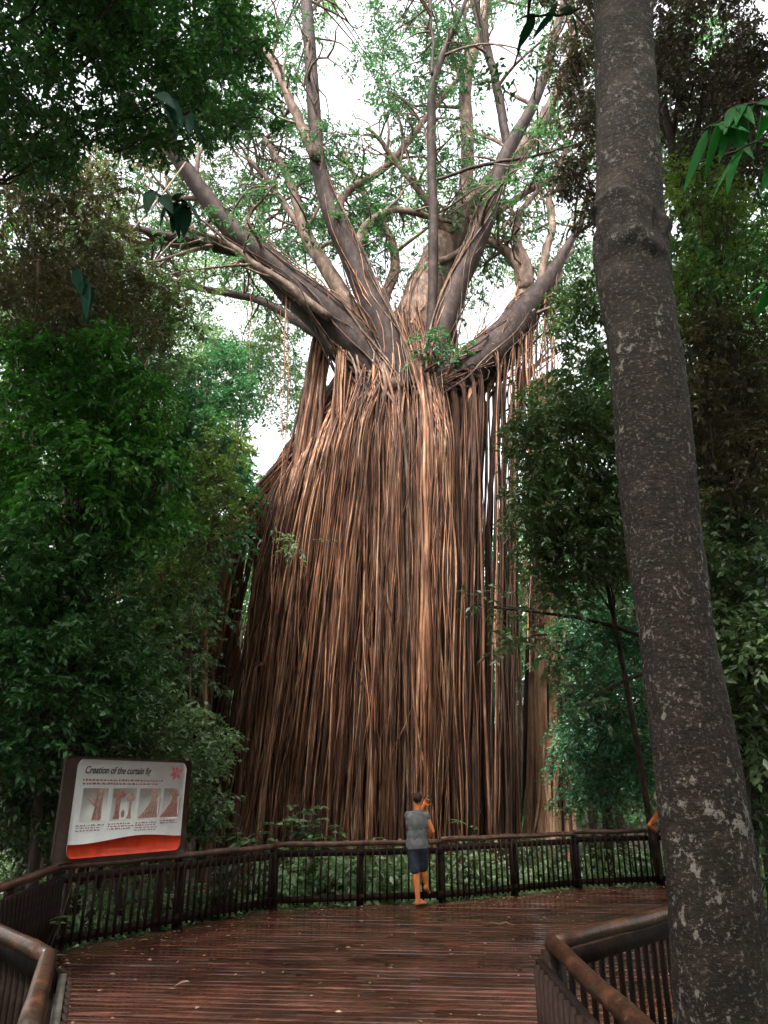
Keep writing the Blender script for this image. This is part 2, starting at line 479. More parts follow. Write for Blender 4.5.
# ------------------------------------------------------------------ ground
def build_ground():
    nx, ny = 150, 150
    xs = np.sinh(np.linspace(-3.6, 3.6, nx)) * 16; ys = np.sinh(np.linspace(-2.4, 3.9, ny)) * 14 + 6
    X, Y = np.meshgrid(xs, ys)
    Z = np.zeros_like(X)
    for i in range(ny):
        for j in range(nx):
            Z[i, j] = ground_z(X[i, j], Y[i, j])
    v = np.stack([X, Y, Z], -1).reshape(-1, 3)
    i = np.arange(ny - 1)[:, None] * nx; j = np.arange(nx - 1)[None]
    f = np.stack([i + j, i + j + 1, i + nx + j + 1, i + nx + j], -1).reshape(-1, 4)
    mb = MB(); mb.add(v, f)
    g = mb.build('ground', M['ground'], None, True); g['kind'] = 'structure'


def ground_z(x, y):
    far = max(0.0, math.hypot(x, y - 8) - 12)
    return GZ + 0.10 * noise.noise(Vector((x * 0.5, y * 0.5, 0))) + 0.25 * noise.noise(Vector((x * 0.11, y * 0.11, 4))) * min(1, far / 8) + 0.02 * min(far, 30)


build_ground()

# ------------------------------------------------------------------ deck
DECK = [(-1.30, -3.0), (-1.30, 3.19), (-1.81, 4.58), (-3.55, 6.7), (-4.00, 10.0), (-1.81, 13.5), (1.0, 14.25), (3.8, 16.1), (5.62, 16.7), (7.0, 16.9), (6.0, 13.5), (2.4, 6.45), (0.99, 4.97), (0.96, 3.19), (0.96, -3.0)]


def clip_line(poly, o, d):
    """intervals of the line o+t*d inside polygon"""
    ts = []
    n = len(poly)
    for i in range(n):
        a = np.array(poly[i]); b = np.array(poly[(i + 1) % n]); e = b - a
        den = d[0] * e[1] - d[1] * e[0]
        if abs(den) < 1e-9: continue
        w = a - o
        t = (w[0] * e[1] - w[1] * e[0]) / den; s = (w[0] * d[1] - w[1] * d[0]) / den
        if 0 <= s < 1: ts.append(t)
    ts.sort(); return list(zip(ts[::2], ts[1::2]))


def build_deck():
    mb = MB()
    d = np.array([1, -0.10]); d /= np.linalg.norm(d); nrm = np.array([-d[1], d[0]])
    pitch = 0.155; w = 0.145
    k = -3.6
    while k < 18.5:
        hs = []
        o = nrm * k
        for (t0, t1) in clip_line(DECK, o, d):
            # boards are butted at random joints
            cuts = [t0]
            x = t0 + RNG.uniform(2.0, 4.5)
            while x < t1 - 0.8: cuts.append(x); x += RNG.uniform(3.6, 4.8)
            cuts.append(t1)
            for a, b in zip(cuts[:-1], cuts[1:]):
                a2 = a + 0.003; b2 = b - 0.003
                dz = RNG.normal(0, 0.0018); tilt = RNG.normal(0, 0.0012)
                prof = [(-w / 2, -0.035), (-w / 2, -0.013), (-w / 2 + 0.030, -0.002), (-w / 2 + 0.045, 0.0), (0, 0.0012), (w / 2 - 0.012, 0.0), (w / 2, -0.006), (w / 2, -0.035)]
                m = max(2, int((b2 - a2) / 0.8) + 1)
                tt = np.linspace(a2, b2, m)
                v = []
                for q in tt:
                    wv = 0.0012 * math.sin(q * 2.1 + k * 9)
                    for (s, z) in prof:
                        xy = o + d * q + nrm * s
                        v.append((xy[0], xy[1], z + dz + wv + tilt * s / w * 2))
                P = len(prof)
                i = np.arange(m - 1)[:, None] * P; j = np.arange(P)[None]; jj = (j + 1) % P
                f = np.stack([i + j, i + P + j, i + P + jj, i + jj], -1).reshape(-1, 4)
                b0 = mb.n
                mb.add(v, f)
                mb.ng.append([b0 + q for q in range(P)]); mb.ng.append([b0 + (m - 1) * P + q for q in range(P)][::-1])
        k += pitch
    o = mb.build('boardwalk', M['deck']); o['kind'] = 'structure'
    # joists and fascia underneath
    jm = MB()
    for x in np.arange(-3.8, 7, 0.6):
        for (t0, t1) in clip_line(DECK, np.array([x, 0.0]), np.array([0.0, 1.0])):
            jm.bar((x, t0 + .03, -0.115), (x, t1 - .03, -0.115), 0.06, 0.15)
    n = len(DECK)
    for i in range(n):
        a = np.array(DECK[i]); b = np.array(DECK[(i + 1) % n])
        jm.bar((a[0], a[1], -0.13), (b[0], b[1], -0.131), 0.035, 0.18)
        L = np.linalg.norm(b - a)
        for q in np.arange(0.3, L, 2.2):
            p = a + (b - a) * q / L
            jm.box((p[0], p[1], GZ / 2 - 0.3), (0.07, 0.07, 0.55))
    o = jm.build('boardwalk_frame', M['baluster']); o['kind'] = 'structure'


build_deck()


# ------------------------------------------------------------------ railings
def railing(a, b, label, zt=1.0, inward=1, rail_r=0.045, near=False, posts=1.8, group='timber railings round the boardwalk', bal_gap=0.125, grey=False, first_post=True, last_post=True):
    a = np.array(a, float); b = np.array(b, float); d = b - a; L = np.linalg.norm(d); d /= L
    nrm = np.array([d[1], -d[0]]) * inward   # towards the deck
    root = thing('timber_railing', label, 'railing', (a[0], a[1], 0.0), group)
    P = lambda t, off, z: (a[0] + d[0] * t + nrm[0] * off, a[1] + d[1] * t + nrm[1] * off, z)
    hb = MB()
    n = max(4, int(L / 0.25))
    pts = [P(L * i / n, 0, zt - rail_r + 0.006 * math.sin(i * 1.3)) for i in range(n + 1)]
    hb.tube(pts, rail_r * (1 + 0.04 * np.sin(np.arange(n + 1) * 2.3)), 14, 0.012)
    hb.build('handrail', M['rail_near' if near else 'rail'], root, True)
    tb = MB(); off = 0.085
    tb.bar(P(0.0, off, zt - 0.175), P(L, off, zt - 0.175), 0.04, 0.10); tb.build('top_rail', M['grey_timber' if grey else 'baluster'], root)
    bb = MB(); bb.bar(P(0.0, off, 0.13), P(L, off, 0.13), 0.04, 0.10); bb.build('bottom_rail', M['baluster'], root)
    m = max(1, round(L / posts))
    for i in range(m + 1):
        if (i == 0 and not first_post) or (i == m and not last_post): continue
        pb = MB(); t = L * i / m
        pb.bar(P(t, 0, -0.28), P(t, 0, zt - rail_r * 1.7), 0.10, 0.10, (d[0], d[1], 0)); pb.build('post', M['baluster'], root)
    base = None
    nb = int(L / bal_gap); k = 0
    for i in range(1, nb):
        t = L * i / nb
        if k >= 100: break
        if base is None:
            q = MB(); q.bar((0, 0, 0.055), (0, 0, zt - 0.13), 0.035, 0.022, (d[0], d[1], 0))
            base = q.build('baluster', M['baluster'], root, loc=False); o = base
        else:
            o = base.copy(); C.objects.link(o); o.parent = root
        off2 = off + 0.033
        o.location = (d[0] * t + nrm[0] * off2, d[1] * t + nrm[1] * off2, 0)
        o.rotation_euler = (0, 0, RNG.normal(0, 0.03)); k += 1
    return root


ID = -1
railing(DECK[3], DECK[4], 'dark timber railing on the far left, running up to the sign corner', 0.955, 1, last_post=False)
railing(DECK[4], DECK[5], 'timber railing below and right of the white and red sign', 0.965, 1)
railing(DECK[5], DECK[6], 'long timber railing in front of the fig that the man in grey leans on', 0.99, 1, first_post=False)
railing(DECK[6], DECK[7], 'timber railing right of the man in grey, leading away to the bend', 1.03, 1, first_post=False)
railing(DECK[7], DECK[8], 'farthest timber railing, between the bend and the lichened trunk', 1.06, 1, first_post=False)
railing(DECK[8], DECK[9], 'short end of the far timber railing behind the lichened trunk', 1.06, 1, first_post=False, last_post=False)
railing(DECK[9], DECK[10], 'timber railing on the far right side of the platform, behind the lichened trunk', 1.05, 1, rail_r=0.05)
railing(DECK[10], DECK[11], 'right side platform railing leading back behind the lichened trunk', 1.0, 1, first_post=False, last_post=False)
railing(DECK[11], DECK[12], 'near timber railing running behind the lichened trunk to the corner at the lower right', 1.0, 1, 0.045, True)
railing(DECK[12], (0.957, 1.2), 'nearest log handrail at the lower right, slanting out of the bottom edge', 1.0, 1, 0.045, True, first_post=False)
railing((-1.30, 1.2), DECK[1], 'nearest left railing at the start of the walkway, mostly below the frame', 1.0, 1, 0.045, True, last_post=False)
railing(DECK[1], DECK[2], 'near left log handrail rising from the bottom edge to its corner', 1.0, 1, 0.045, True, grey=True)
railing(DECK[2], DECK[3], 'near left railing leading from its corner out of the left edge', 1.0, 1, 0.045, True, first_post=False)

# ------------------------------------------------------------------ sign
def build_sign():
    a = np.array(DECK[4]); b = np.array(DECK[5]); d = (b - a) / np.linalg.norm(b - a)
    nr = np.array([d[1], -d[0]])
    tilt = 0.06
    o0 = np.array([a[0], a[1], 0.0]) + np.array([nr[0], nr[1], 0]) * 0.10
    root = thing('information_sign', 'white and red sign about the curtain fig, standing on the railing at the left', 'sign', (a[0], a[1], 0.0))
    z0 = 1.005; Wd = 2.08; Hh = 1.17
    U = np.array([d[0], d[1], 0]); V = np.array([0, 0, 1.0]); Nn = np.array([nr[0], nr[1], 0])

    def P(u, v, n): return o0 + U * ((u * 1.86 / 2.08 if u < 1.861 or True else u) + 0.03) + V * (v + z0) + Nn * n

    def rrect(u0, v0, u1, v1, r, n=7):
        out = []
        for (cx, cy, s) in ((u1 - r, v1 - r, 0), (u0 + r, v1 - r, 1), (u0 + r, v0 + r, 2), (u1 - r, v0 + r, 3)):
            for k in range(n + 1):
                t = (s + k / n) * PI / 2; out.append((cx + r * math.cos(t), cy + r * math.sin(t)))
        return out

    def slab(name, outline, n0, n1, mat, parent=root):
        m = MB(); k = len(outline)
        v = [P(u, w, n1) for u, w in outline] + [P(u, w, n0) for u, w in outline]
        b0 = m.n
        m.v.append(np.array(v)); m.n += 2 * k
        m.ng.append(list(range(k))); m.ng.append(list(range(k, 2 * k))[::-1])
        for i in range(k): m.ng.append([i, k + i, k + (i + 1) % k, (i + 1) % k][::-1])
        return m.build(name, mat, parent)

    slab('backboard', rrect(-0.20, -0.04, Wd + 0.13, Hh + 0.035, 0.05), -0.05, -0.012, M['sign_back'])
    panel = slab('sign_panel', rrect(0, 0, Wd, Hh, 0.10), -0.010, 0.0, M['sign_white'])
    # red foot band with a wavy upper edge
    low = [(0.1 + 0.1 * math.cos(t), 0.1 + 0.1 * math.sin(t)) for t in np.linspace(PI, 1.5 * PI, 7)] + [(Wd - 0.1 + 0.1 * math.cos(t), 0.1 + 0.1 * math.sin(t)) for t in np.linspace(1.5 * PI, 2 * PI, 7)]
    up = [(u, 0.185 + 0.028 * math.sin((u / Wd) * 2 * PI - 2.2) + 0.012 * u) for u in np.linspace(Wd, 0, 24)]
    slab('red_band', low + up, 0.001, 0.004, M['sign_red'], panel)

    def text(body, u, v, size, mat, shear, name):
        cu = bpy.data.curves.new(name, 'FONT'); cu.body = body; cu.size = size; cu.shear = shear; cu.extrude = 0.001
        cu.offset = 0.0015
        t = bpy.data.objects.new(name, cu); C.objects.link(t)
        dg = bpy.context.evaluated_depsgraph_get(); me = bpy.data.meshes.new_from_object(t.evaluated_get(dg))
        C.objects.unlink(t); bpy.data.objects.remove(t)
        xs = [w.co.x for w in me.vertices]; wd = max(xs)
        n = len(me.vertices)
        for w in me.vertices:
            q = P(u + w.co.x / wd * TW, v + w.co.y, 0.004 + w.co.z)
            w.co = Vector(q) - abs_loc(panel)
        me.materials.append(mat)
        o = bpy.data.objects.new(name, me); C.objects.link(o); o.parent = panel

    TW = 1.22
    text('Creation of the curtain fig', 0.12, 1.0, 0.125, M['sign_text'], 0.28, 'title_lettering')
    # small print, too fine to read in the photograph: rows of word-sized strokes
    sm = MB()
    rnd = random.Random(3)

    def row(u0, u1, v, h):
        u = u0
        while u < u1:
            w = rnd.uniform(0.02, 0.07)
            for k in range(max(1, int(w / 0.011))):
                hh = h * rnd.choice((0.6, 0.6, 1.0))
                sm.box(P(u + k * 0.011, v + hh / 2, 0.003), (0.0035, 0.001, hh / 2), (U, Nn, V))
            u += w + 0.012
    row(0.12, 1.58, 0.91, 0.026); row(0.12, 1.50, 0.865, 0.026)
    for i, (u0, u1, vs) in enumerate(((0.1, 0.58, (0.34, 0.31, 0.28)), (0.64, 1.08, (0.345, 0.315, 0.285)), (1.14, 1.56, (0.345, 0.315, 0.285, 0.255)), (1.62, 1.98, (0.36, 0.33)))):
        for v in vs: row(u0, u1 - rnd.uniform(0, .12), v + 0.03, 0.016)
    sm.build('small_print', M['sign_pink'], panel)
    for i, (u0, u1) in enumerate(((0.14, 0.58), (0.66, 1.10), (1.16, 1.58), (1.64, 1.98))):
        slab('picture_ground', [(u0, 0.42), (u1, 0.42), (u1, 0.82), (u0, 0.82)], 0.0006, 0.0022, M['sign_box'], panel)

    def strip(m, pts, n=0.0036):
        L_, R_ = [], []
        for i, (u, v, w) in enumerate(pts):
            L_.append((u - w / 2, v)); R_.append((u + w / 2, v))
        for i in range(len(pts) - 1):
            m.add([P(*L_[i], n), P(*R_[i], n), P(*R_[i + 1], n), P(*L_[i + 1], n)], [[0, 1, 2, 3]])
    # 1: host tree with a seedling root running down its side
    m = MB(); strip(m, [(0.42, 0.44, 0.16), (0.43, 0.6, 0.12), (0.44, 0.81, 0.11)]); strip(m, [(0.40, 0.58, 0.05), (0.30, 0.66, 0.04), (0.22, 0.69, 0.03)]); strip(m, [(0.38, 0.62, 0.04), (0.30, 0.74, 0.02)])
    m.build('tree_drawing', M['sign_draw2'], panel)
    m = MB(); strip(m, [(0.35, 0.44, 0.035), (0.385, 0.6, 0.03), (0.395, 0.8, 0.025)], 0.0046); strip(m, [(0.46, 0.43, 0.03), (0.45, 0.6, 0.03), (0.49, 0.8, 0.02)], 0.0046)
    m.build('root_drawing', M['sign_draw'], panel)
    # 2: two upright trees
    m = MB(); strip(m, [(0.76, 0.44, 0.12), (0.77, 0.5, 0.08), (0.78, 0.75, 0.08)]); strip(m, [(0.78, 0.70, 0.2), (0.79, 0.74, 0.24), (0.79, 0.79, 0.12)], 0.0046)
    m.build('tree_drawing', M['sign_draw'], panel)
    m = MB(); strip(m, [(0.99, 0.44, 0.1), (1.0, 0.5, 0.05), (1.0, 0.7, 0.05)]); strip(m, [(1.0, 0.66, 0.14), (1.0, 0.71, 0.16), (1.0, 0.76, 0.08)], 0.0046); strip(m, [(0.88, 0.46, 0.05), (0.88, 0.52, 0.07), (0.88, 0.55, 0.02)])
    m.build('tree_drawing', M['sign_draw2'], panel)
    # 3 and 4: the leaning host with its curtain of roots
    for (u, s, mt) in ((1.44, 1.0, 'sign_draw2'), (1.86, 1.0, 'sign_draw')):
        m = MB(); strip(m, [(u - 0.08, 0.44, 0.38 * s), (u - 0.04, 0.52, 0.26 * s), (u, 0.62, 0.15 * s), (u + 0.02, 0.70, 0.10), (u + 0.02, 0.73, 0.17), (u + 0.01, 0.78, 0.13), (u + 0.01, 0.82, 0.05)])
        m.build('tree_drawing', M[mt], panel)
        m = MB()
        for k in range(7):
            uu = u - 0.18 + k * 0.05; strip(m, [(uu, 0.45, 0.012), (uu + 0.02, 0.48 + k * 0.035, 0.01)], 0.0046)
        m.build('root_drawing', M['sign_pink'], panel)
    # red flower-like emblem, top right
    m = MB()
    cu, cv = 1.86, 1.03
    for k, (ang, ln) in enumerate(((0.35, .17), (1.35, .12), (2.4, .15), (3.5, .13), (4.3, .15), (5.4, .15))):
        dx, dy = math.cos(ang), math.sin(ang)
        q = [(cu, cv), (cu + dx * ln * .5 - dy * .03, cv + dy * ln * .4 + dx * .03), (cu + dx * ln, cv + dy * ln * .8), (cu + dx * ln * .5 + dy * .03, cv + dy * ln * .4 - dx * .03)]
        m.add([P(x, y, 0.003 + .0004 * k) for x, y in q], [[0, 1, 2, 3]])
    m.build('emblem', flat_mat('emblem_red', (0.55, 0.10, 0.13), 0.5), panel)
    for u in (0.2, Wd - 0.2):
        m = MB(); m.bar(P(u, -1.15, -0.115), P(u, Hh - 0.1, -0.115), 0.07, 0.07, (d[0], d[1], 0)); 
        m.build('post', M['sign_back'], root)


build_sign()

# ------------------------------------------------------------------ the curtain fig
def limb_path(pts, D0, D1, n=26):
    """pts: (px,py,width px) from the fork outwards"""
    pts = np.array(pts, float)
    seg = np.r_[0, np.cumsum(np.linalg.norm(np.diff(pts[:, :2], axis=0), axis=1))]; s = seg / seg[-1]
    t = np.linspace(0, 1, n)
    def smooth(col):
        y = np.interp(t, s, pts[:, col])
        k = np.array([1, 2, 3, 2, 1.]) / 9; yy = np.convolve(np.pad(y, 2, mode='edge'), k, 'valid'); yy[0] = y[0]; yy[-1] = y[-1]
        return yy
    x, y, w = smooth(0), smooth(1), smooth(2)
    D = D0 + (D1 - D0) * t
    P3 = np.array([W(a, b, c) for a, b, c in zip(x, y, D)])
    depth = P3[:, 1] * cP + (P3[:, 2] - EYE) * sP
    rad = w / 2 / F * depth
    P3 += np.cumsum(RNG.normal(0, 0.018, P3.shape), 0) * np.minimum(1, t * 4)[:, None]
    return P3, rad


LIMBS = [
    # big left limb
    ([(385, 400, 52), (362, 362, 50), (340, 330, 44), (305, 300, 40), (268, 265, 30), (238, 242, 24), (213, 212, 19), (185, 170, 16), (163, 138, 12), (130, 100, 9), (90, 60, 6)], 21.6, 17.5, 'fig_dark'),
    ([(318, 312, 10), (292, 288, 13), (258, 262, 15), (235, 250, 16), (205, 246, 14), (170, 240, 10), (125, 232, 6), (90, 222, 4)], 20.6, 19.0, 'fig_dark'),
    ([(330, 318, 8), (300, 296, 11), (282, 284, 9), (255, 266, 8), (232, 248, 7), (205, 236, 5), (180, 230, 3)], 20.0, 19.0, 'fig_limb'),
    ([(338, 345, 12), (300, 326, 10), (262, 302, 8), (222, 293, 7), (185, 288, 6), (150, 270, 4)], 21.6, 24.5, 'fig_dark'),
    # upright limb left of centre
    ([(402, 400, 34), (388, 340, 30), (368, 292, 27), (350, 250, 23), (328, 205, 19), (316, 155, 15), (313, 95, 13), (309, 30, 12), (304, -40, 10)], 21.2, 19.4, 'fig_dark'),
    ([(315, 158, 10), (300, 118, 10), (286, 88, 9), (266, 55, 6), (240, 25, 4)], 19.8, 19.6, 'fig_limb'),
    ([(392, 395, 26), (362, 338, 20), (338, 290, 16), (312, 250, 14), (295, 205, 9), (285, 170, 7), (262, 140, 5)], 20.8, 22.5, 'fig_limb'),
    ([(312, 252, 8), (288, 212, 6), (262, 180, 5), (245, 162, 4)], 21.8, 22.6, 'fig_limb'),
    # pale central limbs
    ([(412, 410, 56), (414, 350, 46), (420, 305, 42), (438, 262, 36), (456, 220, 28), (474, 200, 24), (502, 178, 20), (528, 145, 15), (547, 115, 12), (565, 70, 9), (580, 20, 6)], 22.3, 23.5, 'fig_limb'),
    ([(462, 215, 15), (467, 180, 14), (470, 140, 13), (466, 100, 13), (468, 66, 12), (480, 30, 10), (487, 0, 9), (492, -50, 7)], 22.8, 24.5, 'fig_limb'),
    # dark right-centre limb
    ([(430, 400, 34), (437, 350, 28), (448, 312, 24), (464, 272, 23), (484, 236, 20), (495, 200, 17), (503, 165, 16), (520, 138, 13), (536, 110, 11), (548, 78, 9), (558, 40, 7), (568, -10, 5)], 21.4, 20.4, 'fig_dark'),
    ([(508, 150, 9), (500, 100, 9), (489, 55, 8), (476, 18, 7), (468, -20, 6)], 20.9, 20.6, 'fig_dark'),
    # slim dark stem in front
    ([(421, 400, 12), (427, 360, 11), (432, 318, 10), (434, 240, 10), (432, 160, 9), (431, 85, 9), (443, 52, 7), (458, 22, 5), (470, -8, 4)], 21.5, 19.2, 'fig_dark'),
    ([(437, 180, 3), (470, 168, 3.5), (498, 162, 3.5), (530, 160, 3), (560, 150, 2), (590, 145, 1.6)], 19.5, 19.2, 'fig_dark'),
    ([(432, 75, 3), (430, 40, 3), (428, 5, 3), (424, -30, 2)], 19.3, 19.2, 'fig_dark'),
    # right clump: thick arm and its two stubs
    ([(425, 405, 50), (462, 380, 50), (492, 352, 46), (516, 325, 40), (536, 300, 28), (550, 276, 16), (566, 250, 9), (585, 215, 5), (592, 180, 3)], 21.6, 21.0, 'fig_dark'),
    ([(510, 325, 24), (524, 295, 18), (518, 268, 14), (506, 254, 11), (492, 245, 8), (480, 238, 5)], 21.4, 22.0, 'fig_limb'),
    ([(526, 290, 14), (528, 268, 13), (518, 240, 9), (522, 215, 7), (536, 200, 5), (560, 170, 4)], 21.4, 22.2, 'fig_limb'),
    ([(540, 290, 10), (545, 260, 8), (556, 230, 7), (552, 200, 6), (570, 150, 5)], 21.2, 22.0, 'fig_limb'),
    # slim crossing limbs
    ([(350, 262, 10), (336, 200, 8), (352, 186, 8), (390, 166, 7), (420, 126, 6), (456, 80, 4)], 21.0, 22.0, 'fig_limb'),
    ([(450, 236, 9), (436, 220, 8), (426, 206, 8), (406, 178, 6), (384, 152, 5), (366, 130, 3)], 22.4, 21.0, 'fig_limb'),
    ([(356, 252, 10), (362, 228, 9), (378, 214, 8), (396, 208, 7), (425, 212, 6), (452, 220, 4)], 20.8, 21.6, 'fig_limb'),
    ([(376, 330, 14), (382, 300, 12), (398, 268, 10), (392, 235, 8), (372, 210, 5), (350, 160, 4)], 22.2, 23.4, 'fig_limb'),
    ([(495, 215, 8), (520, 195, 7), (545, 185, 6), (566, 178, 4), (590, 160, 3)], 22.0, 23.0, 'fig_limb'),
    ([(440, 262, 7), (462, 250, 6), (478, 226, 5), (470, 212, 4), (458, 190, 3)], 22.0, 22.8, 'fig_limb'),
]

fig = thing('curtain_fig_tree', 'giant strangler fig with a tall curtain of hanging brown roots behind the railing', 'tree', (0.0, 22.0, GZ))
LP = []
for pts, D0, D1, mt in LIMBS:
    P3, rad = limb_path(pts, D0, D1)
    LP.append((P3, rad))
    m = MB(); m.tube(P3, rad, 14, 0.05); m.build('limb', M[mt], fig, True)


def surfD(px):
    """distance of the curtain's front at a photo column"""
    q = np.clip((px - 378) / 150.0, -1, 1)
    return 21.9 - 1.7 * math.sqrt(max(0, 1 - q * q))


def core():
    levels = [(372, 372, 440), (395, 345, 462), (430, 322, 470), (480, 296, 476), (540, 276, 482), (620, 262, 486), (720, 254, 490), (800, 250, 495), (868, 240, 505)]
    rings = []; n = 96
    ys = np.linspace(372, 872, 60)
    L = np.interp(ys, [k[0] for k in levels], [k[1] for k in levels]); R = np.interp(ys, [k[0] for k in levels], [k[2] for k in levels])
    for y, l, r in zip(ys, L, R):
        a = W(l + 6, y, 23.5); b = W(r - 6, y, 23.5); c = (a + b) / 2; h = np.linalg.norm(b - a) / 2
        row = []
        for k in range(n):
            t = 2 * PI * k / n
            x, yy = math.cos(t) * h, math.sin(t) * min(h * 0.55, 1.9)
            f = 1 + 0.16 * noise.noise(Vector((math.cos(t) * 3, math.sin(t) * 3, c[2] * 0.12))) + 0.09 * abs(noise.noise(Vector((t * 9, 3.3, c[2] * 0.07)))) * 2
            row.append((c[0] + x * f, c[1] + yy * f, c[2]))
        rings.append(row)
    m = MB(); i = np.arange(len(ys) - 1)[:, None] * n; j = np.arange(n)[None]; jj = (j + 1) % n
    m.add(np.array(rings).reshape(-1, 3), np.stack([i + j, i + jj, i + n + jj, i + n + j], -1).reshape(-1, 4))
    m.ng.append(list(range(n)))
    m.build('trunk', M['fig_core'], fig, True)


core()
# the leaning host trunk, running down to the left
P3, rad = limb_path([(360, 385, 50), (325, 430, 46), (285, 482, 38), (240, 530, 36), (190, 570, 44), (140, 620, 42), (95, 670, 42), (55, 730, 44), (15, 800, 46)], 22.4, 21.0, 30)
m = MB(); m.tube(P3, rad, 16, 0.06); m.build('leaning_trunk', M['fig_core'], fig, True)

ROOTS = []   # (path, radii, size)
LEAN = (P3, rad)


def wander(n, amp, f=2.0):
    t = np.linspace(0, 1, n)
    return sum(RNG.normal(0, amp / (k + 1)) * np.sin((k + 1) * f * PI * t + RNG.uniform(0, 6.3)) for k in range(3))


def fine(n, amp):
    k = np.cumsum(RNG.normal(0, 1, n)); k -= np.linspace(k[0], k[-1], n)
    return k * amp


def hang(top, bpx, bD, r, n=22, ease=0.8, amp=0.05, zend=None, taper=1.0):
    zb = (GZ - 0.1) if zend is None else zend
    n = int(n * 1.6)
    bot = WX(bpx, bD, zb)
    t = np.linspace(0, 1, n)
    e = t ** ease
    p = np.empty((n, 3))
    p[:, 0] = top[0] + (bot[0] - top[0]) * e + wander(n, amp) * np.minimum(1, t * 5) + fine(n, 0.014)
    p[:, 1] = top[1] + (bot[1] - top[1]) * e + wander(n, amp) * np.minimum(1, t * 5)
    p[:, 2] = top[2] + (zb - top[2]) * t
    rad = r * (1 + 0.15 * np.sin(t * RNG.uniform(5, 14) + RNG.uniform(0, 6))) * (1 - (1 - taper) * t)
    if zend is None: rad = rad * (1 + 0.8 * np.exp(-(1 - t) * 16))
    return p, rad


RIDGE = [(60, 700), (100, 655), (150, 600), (195, 555), (235, 512), (270, 480), (300, 448), (325, 415), (345, 392), (372, 386), (405, 396), (440, 398), (470, 390), (500, 378), (525, 362), (548, 350)]
rx = np.array([p[0] for p in RIDGE]); ry = np.array([p[1] for p in RIDGE])


def base_px(tx):
    return float(np.interp(tx, [60, 150, 235, 300, 345, 400, 460, 500, 548], [40, 118, 180, 232, 290, 395, 462, 492, 512]))


def pxof(p):
    return p[0] / (p[1] * cP + (p[2] - EYE) * sP) * F + 384


ARM = LP[15]
LPX = np.array([pxof(p) for p in LEAN[0]]); APX = np.array([pxof(p) for p in ARM[0]])


def smoothp(path, k=2):
    for _2 in range(k):
        q = path.copy(); q[1:-1] = (path[:-2] + 2 * path[1:-1] + path[2:]) / 4; path = q
    return path


def mass(n, x0, x1, rlo, rhi, dlo, dhi, amp=0.05, up=14):
    """groups of hanging roots; each leaves the leaning trunk, the fork or the right arm before it falls"""
    nb = max(3, n // 8)
    bt_ = RNG.uniform(x0, x1, nb); bd_ = RNG.uniform(dlo, dhi, nb); bl_ = RNG.normal(0, 10, nb); bu_ = RNG.uniform(0, 1, nb)
    for _ in range(n):
        b = RNG.integers(nb)
        tx = float(np.clip(bt_[b] + RNG.normal(0, 3.5), x0 - 4, x1 + 4))
        ty = np.interp(tx, rx, ry) + 8 + 45 * bu_[b] * RNG.uniform(0.5, 1.2)
        D = surfD(tx) + bd_[b] + RNG.normal(0, 0.1)
        r = math.exp(RNG.uniform(math.log(rlo), math.log(rhi)))
        top = W(tx, ty, D)
        if tx < 338:
            i1 = int(np.argmin(np.abs(LPX - tx))); i0 = max(0, i1 - RNG.integers(3, 9))
            pre = LEAN[0][i0:max(i1, i0 + 2)].copy(); f = RNG.uniform(0.2, 1.2)
            pre[:, 1] -= LEAN[1][i0:i0 + len(pre)] * min(1, f); pre[:, 2] += LEAN[1][i0:i0 + len(pre)] * (1.2 - f)
            if RNG.uniform() < 0.6: pre = np.concatenate([[W(378 + RNG.normal(0, 12), 372 + RNG.normal(0, 14), 21.4)], pre])
        elif tx < 456:
            a = W(402 + (tx - 400) * 0.3 + RNG.normal(0, 12), RNG.uniform(300, 378), RNG.uniform(21.2, 22.2))
            m_ = (a + top) / 2 + RNG.normal(0, 0.15, 3); pre = np.array([a, (a + m_) / 2, m_])
        else:
            i1 = int(np.argmin(np.abs(APX - tx))); i1 = min(max(2, i1), 20); i0 = max(0, i1 - RNG.integers(1, 6))
            pre = ARM[0][i0:max(i1, i0 + 2)].copy(); a_ = RNG.uniform(0, PI); rr_ = ARM[1][i0:i0 + len(pre)]
            pre[:, 1] -= rr_ * math.sin(a_); pre[:, 2] += rr_ * math.cos(a_) * 0.9
            top = pre[-1] + np.array([0, -0.05, -rr_[-1] * 0.8 - 0.3]); D = top[1]
        p, rad = hang(top, base_px(tx) + bl_[b] * 0.7 + RNG.normal(0, 5), D + RNG.uniform(-0.3, 0.2), r, amp=amp, ease=RNG.uniform(0.65, 1.0))
        path = smoothp(np.concatenate([pre, p]), 3)
        rad = np.concatenate([np.linspace(r * 0.35, r, len(pre)), rad])
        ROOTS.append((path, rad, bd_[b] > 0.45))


mass(250, 285, 478, 0.009, 0.030, -0.5, 0.8, 0.07)
mass(95, 285, 478, 0.022, 0.065, 0.0, 1.2, 0.07)
mass(20, 300, 470, 0.09, 0.18, 0.6, 1.4, 0.1)
mass(95, 222, 300, 0.02, 0.08, -0.2, 1.2, 0.07)
mass(60, 100, 225, 0.022, 0.08, -0.4, 0.6)
mass(34, 178, 232, 0.025, 0.07, -1.6, -0.6, 0.12)
mass(150, 262, 475, 0.008, 0.018, -0.6, 0.1, 0.10)
mass(34, 478, 545, 0.012, 0.032, -0.2, 1.2)
mass(6, 478, 505, 0.03, 0.06, 0.0, 0.8)
mass(70, 430, 485, 0.02, 0.06, -0.2, 0.6)
